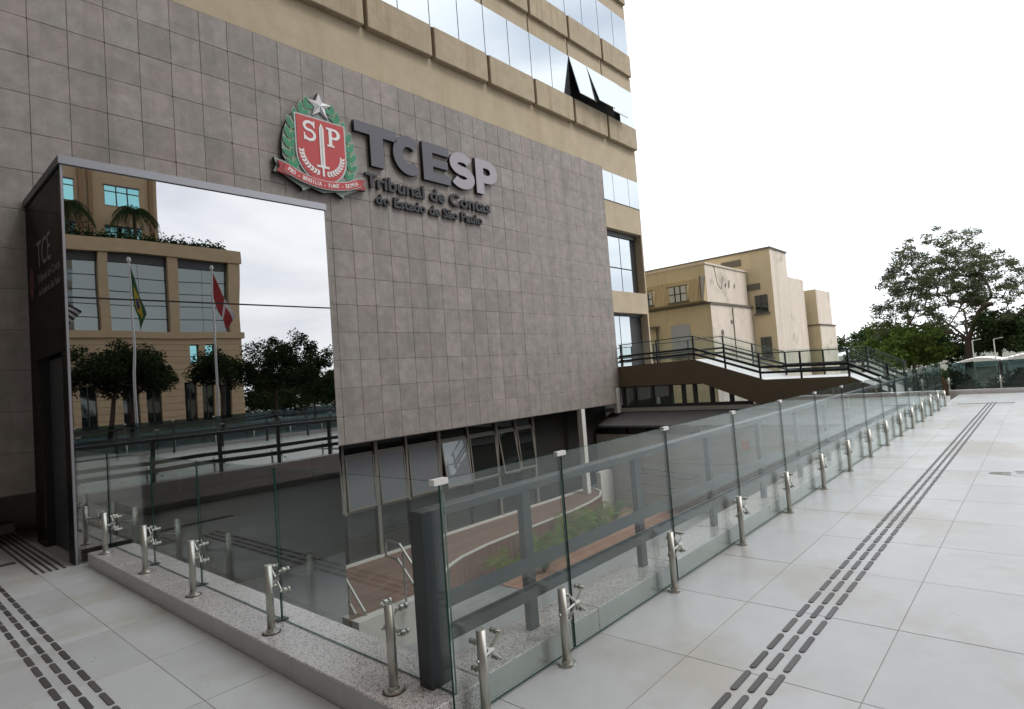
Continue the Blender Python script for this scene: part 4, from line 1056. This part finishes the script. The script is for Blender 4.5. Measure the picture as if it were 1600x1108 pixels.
for y_ in (4.0, 1.8, -1.4): MB().cyl((41.5, y_, -2.9), (41.5, y_, .45), .06, 8).build('post', 'canopy_white', wc)
B(41, 43, 2.2, 3.6, -2.9, .2).build('kiosk_wall', 'old_cream', wc)
for k, (y_, lb) in enumerate(((2.95, 'thin pale lamp post left of the pair beyond the railing'), (2.05, 'thin pale lamp post right of the pair beyond the railing'))):
    lp = thing('lamp_post', lb, 'lamp post', (38, y_, -2.9), 'lamp posts beyond the railing')
    MB().cyl((38, y_, -2.9), (38, y_, 1.75), .035, 8, .025).build('pole', 'canopy_white', lp); MB().bar((38, y_+.02, 1.75), (38, y_-.25, 1.80), .03, .03).build('arm', 'canopy_white', lp); B(37.93, 38.07, y_-.38, y_-.25, 1.79, 1.83).build('lamp_head', 'canopy_white', lp)
ft = thing('apartment_tower', 'pale apartment tower in the far distance at the right picture edge', 'building', (150, 1, -2.9))
B(150, 165, -6, 2.6, -2.9, 15.5).build('wall', 'tower_far', ft)
for f_ in range(5):
    for q in range(3): B(149.9, 150.05, -5.3+2.3*q, -4.2+2.3*q, 3+2.6*f_, 4.5+2.6*f_).build('window', 'grey_glass', ft, fix=False)

# ------------------------------------------------------------------ across the street (seen in the mirror)
bb = thing('brown_office_building', 'brown stone building with large grey window bays seen in the mirror glass', 'building', (0, -36, 0))
FY = -30.0
B(-30, 19.2, -48, FY-.6, -0.1, 12.2).build('core', 'brown_dark', bb)
# coursed base
rowh = .45; z_ = 0.0; r_ = 0
lower = MB()
wins = [(15.15, 16.0), (16.35, 17.15), (17.5, 18.3), (11.6, 12.5), (12.85, 13.7), (9.3, 10.2), (7.8, 8.9), (5.5, 6.6), (3.0, 4.1), (0.5, 1.6), (-2, -.9), (-4.5, -3.4)]
while z_ < 6.2:
    zt_ = min(z_+rowh, 6.3)
    cuts = [(-30, 19.2)]
    if z_ > .4 and z_ < 2.85:
        ed = sorted(wins); cuts = []; p0 = -30
        for a, b in ed: cuts.append((p0, a)); p0 = b
        cuts.append((p0, 19.2))
    elif 4.2 < z_ < 5.6: cuts = [(-30, 15.7), (16.3, 16.7), (17.3, 19.2)]
    for a, b in cuts:
        if b-a > .05: B(a, b, FY-.6, FY, z_+.02, zt_).build('stone_course', 'brown_stone', bb, fix=False)
    z_ += rowh
for a, b in wins: 
    o = B(a-.05, b+.05, FY-.6, FY-.25, .3, 3.2).build('window', 'dark_glass', bb); B((a+b)/2-.03, (a+b)/2+.03, FY-.26, FY-.2, .3, 3.2).build('frame', 'dark_frame', o)
for a, b in ((15.65, 16.35), (16.65, 17.35)): B(a, b, FY-.6, FY-.25, 4.2, 5.8).build('window', 'teal_glass', bb)
B(-30, 19.4, FY-.6, FY+.15, 6.3, 6.75).build('ledge', 'brown_stone', bb)
B(-30, 19.3, FY-.6, FY+.1, 11.95, 12.85).build('cornice', 'brown_stone', bb)
bays = [(15.1, 18.45), (11.12, 14.48), (7.2, 10.6), (3.2, 6.6), (-.8, 2.6), (-4.8, -1.4)]
for a, b in ((18.45, 19.2), (14.48, 15.1), (10.6, 11.12), (6.6, 7.2), (2.6, 3.2), (-1.4, -.8), (-5.4, -4.8)): B(a, b, FY-.6, FY, 6.75, 11.95).build('pier', 'brown_stone', bb)
for a, b in bays:
    B(a, b, FY-.5, FY-.35, 11.35, 11.95).build('bay_head', 'dark_frame', bb)
    rows = 5
    for r_ in range(rows):
        z0_ = 6.75+.92*r_
        for q in range(2):
            B(a+(b-a)*q/2+.01, a+(b-a)*(q+1)/2-.01, FY-.5, FY-.4, z0_+.04, z0_+.9).build('bay_pane', 'grey_glass', bb, fix=False)
    B(a, b, FY-.52, FY-.45, 6.75, 11.4).build('bay_frame', 'dark_frame', bb)
tw = thing('brown_office_tower', 'brown tower with teal windows set back above the terrace, in the mirror', 'building', (0, -42, 0))
TY = -34.0
B(-30, 15.27, -48, TY, 12.3, 75).build('wall', 'brown_stone', tw)  # unseen upper height added so the tower shades the left side
for x_ in (11.1, 10.6, 14.9, 6.6, 6.1): B(x_-.12, x_+.12, TY, TY+.18, 12.9, 75).build('pilaster', 'brown_dark', tw)
for c0, c1 in ((11.95, 14.2), (7.4, 10.2), (2.5, 5.3)):
    for f_ in range(20):
        z0_ = 13.2+3.0*f_
        o = B(c0, c1, TY-.05, TY+.03, z0_, z0_+1.45).build('window', 'teal_glass', tw)
        for k in range(1, 3): q = c0+(c1-c0)*k/3; B(q-.04, q+.04, TY+.03, TY+.06, z0_, z0_+1.45).build('frame', 'dark_frame', o, fix=False)
        B(c0, c1, TY+.03, TY+.06, z0_+1.0, z0_+1.07).build('frame', 'dark_frame', o, fix=False); B(c0-.06, c1+.06, TY+.0, TY+.04, z0_+1.45, z0_+1.58).build('frame', 'dark_frame', o, fix=False)
hs = thing('roof_planting', 'low greenery along the terrace edge of the brown building, in the mirror', 'plants', (5, -31, 12.85)); m = MB()
for k in range(5000):
    c = Vector((random.uniform(-6, 18.5), -30.6+random.gauss(0, .2), 12.85+abs(random.gauss(0, .22))*(1.0 if random.random() < .8 else 2))); a = Vector((random.uniform(-1, 1), random.uniform(-1, 1), random.uniform(-.2, 1))).normalized(); n_ = a.cross(Vector((0.3, 1, .2))).normalized(); s = .13
    m.quad(c-a*s, c+n_*s*.4, c+a*s, c-n_*s*.4)
m.build('leaves', 'leaf_street', hs, fix=False)
def palm(label, base, h, ln):
    t = thing('palm_tree', label, 'palm', base, 'palms on the terrace'); MB().cyl(base, (base[0], base[1], base[2]+h), .14, 8, .1).build('trunk', 'bark', t); m = MB(); c0 = Vector(base)+Vector((0, 0, h))
    for k in range(40):
        a = 2*math.pi*k/40+random.uniform(-.1, .1); e = random.uniform(.2, 1.0); pr = c0
        for s in range(1, 9):
            u = s/8; p = c0+Vector((math.cos(a)*ln*u*(.75+.25*(1-e)), math.sin(a)*ln*u*(.75+.25*(1-e)), ln*(e*u-1.15*u*u)))
            d = (p-pr).normalized(); sd_ = d.cross(Vector((0, 0, 1))).normalized()
            for sg_ in (-1, 1):
                for q in (0, .33, .66): b0 = pr.lerp(p, q); m.tri(b0, pr.lerp(p, q+.2), b0+d*.22+sd_*sg_*.38*(1-u*.5)+Vector((0, 0, -.28)))
            pr = p
    m.build('fronds', 'leaf_street', t, fix=False)
palm('drooping palm on the terrace before the tower, in the mirror', (13.3, -32.2, 12.4), 3.1, 1.75)
palm('palm at the left on the terrace, in the mirror', (9.5, -32.2, 12.4), 3.0, 1.6)
tree('street_tree', 'round dark street tree at the left in the mirror', (7.9, -18, -0.14), 2.3, .13, lambda: dome(8.5, -18, 3.1, 2.5, 2.0, 1.7, 80, .3, -.35), 'leaf_street', 0, .075, 260, .48, group='street trees seen in the mirror', bend=(.3, 0, 0))
tree('street_tree', 'second trunk tree beside the left street tree in the mirror', (8.9, -18.3, -0.14), 2.2, .11, lambda: dome(9.2, -18.3, 3.0, 1.6, 1.6, 1.6, 24, .3, -.4), 'leaf_street', 0, .08, 330, .52, group='street trees seen in the mirror', bend=(.15, 0, 0))
tree('street_tree', 'wide dark street tree at the right in the mirror, sky behind it', (15.9, -18, -0.14), 1.6, .14, lambda: dome(16.6, -18, 2.6, 3.3, 2.6, 2.65, 110, .4, -.12), 'leaf_street', 0, .075, 230, .48, group='street trees seen in the mirror')
tree('street_tree', 'smaller dark street tree before the corner of the brown building, in the mirror', (13.2, -18.4, -0.14), 2.0, .10, lambda: dome(13.3, -18.4, 3.2, 1.5, 1.5, 1.3, 26, .3, -.3), 'leaf_street', 0, .08, 330, .52, group='street trees seen in the mirror')
tree('street_tree', 'low distant tree at the right end in the mirror', (21.5, -24, -0.14), 1.2, .1, lambda: dome(21.8, -24, 1.7, 2.8, 2, 1.5, 30, .3, -.3), 'leaf_street', 0, .1, 260, .7, group='street trees seen in the mirror')
for i, (x_, y_, z_, r_, lb) in enumerate(((28, -40, 2.6, 3.4, 'distant dark tree right of the brown building, in the mirror'), (35, -44, 2.2, 3.4, 'farthest dark tree in the mirror'), (24, -36, 2.0, 2.6, 'dark tree near the brown building corner, in the mirror'))):
    tree('street_tree', lb, (x_, y_, -0.14), 1.4, .14, lambda: dome(x_, y_, z_-.6, r_, r_, r_*.8, 30, .3, -.5), 'leaf_street', 0, .16, 220, 1.0, group='street trees seen in the mirror')
# flags
def flag(label, x_, y_, zt, colfn, mats, drop, ext, hoist=1.25):
    t = thing('flagpole', label+' on a tall pale pole, in the mirror', 'flag', (x_, y_, -0.14), 'flags across the street')
    MB().cyl((x_, y_, -0.14), (x_, y_, zt), .06, 10, .04).build('pole', 'pole_metal', t); MB().cyl((x_, y_, zt), (x_, y_, zt+.16), .09, 10, .05).build('finial', 'pole_metal', t)
    m = MB(); NU, NV = 26, 18
    def P(u, v):
        fold = math.sin(u*9+v*2.5)*.10*u**.5
        return (x_+.05+ext*u*(.55+.45*(1-v)), y_+fold, zt-.15-v*hoist*(1-.45*u)-drop*u**.85)
    for i in range(NU):
        for j in range(NV):
            m.quad(P(i/NU, j/NV), P((i+1)/NU, j/NV), P((i+1)/NU, (j+1)/NV), P(i/NU, (j+1)/NV), colfn((i+.5)/NU, (j+.5)/NV))
    m.build('flag', mats, t, fix=False)
def brazil(u, v):
    if (u-.5)**2*2.2+(v-.5)**2 < .035: return 2
    return 1 if abs(u-.5)/.42+abs(v-.5)/.38 < 1 else 0
flag('green and yellow flag hanging limp', 8.0, -14, 8.0, brazil, ['flag_green', 'flag_yellow', 'flag_blue'], 2.1, .48)
flag('red and white flag hanging limp', 11.3, -14, 8.0, lambda u, v: 1 if (.52 < u < .60 or (u > .6 and v < .3)) else 0, ['flag_red', 'flag_white'], 2.1, .95)
flag('black and white striped flag', 5.05, -14, 6.9, lambda u, v: int(v*9) % 2, ['flag_black', 'flag_white'], 1.0, 1.2)
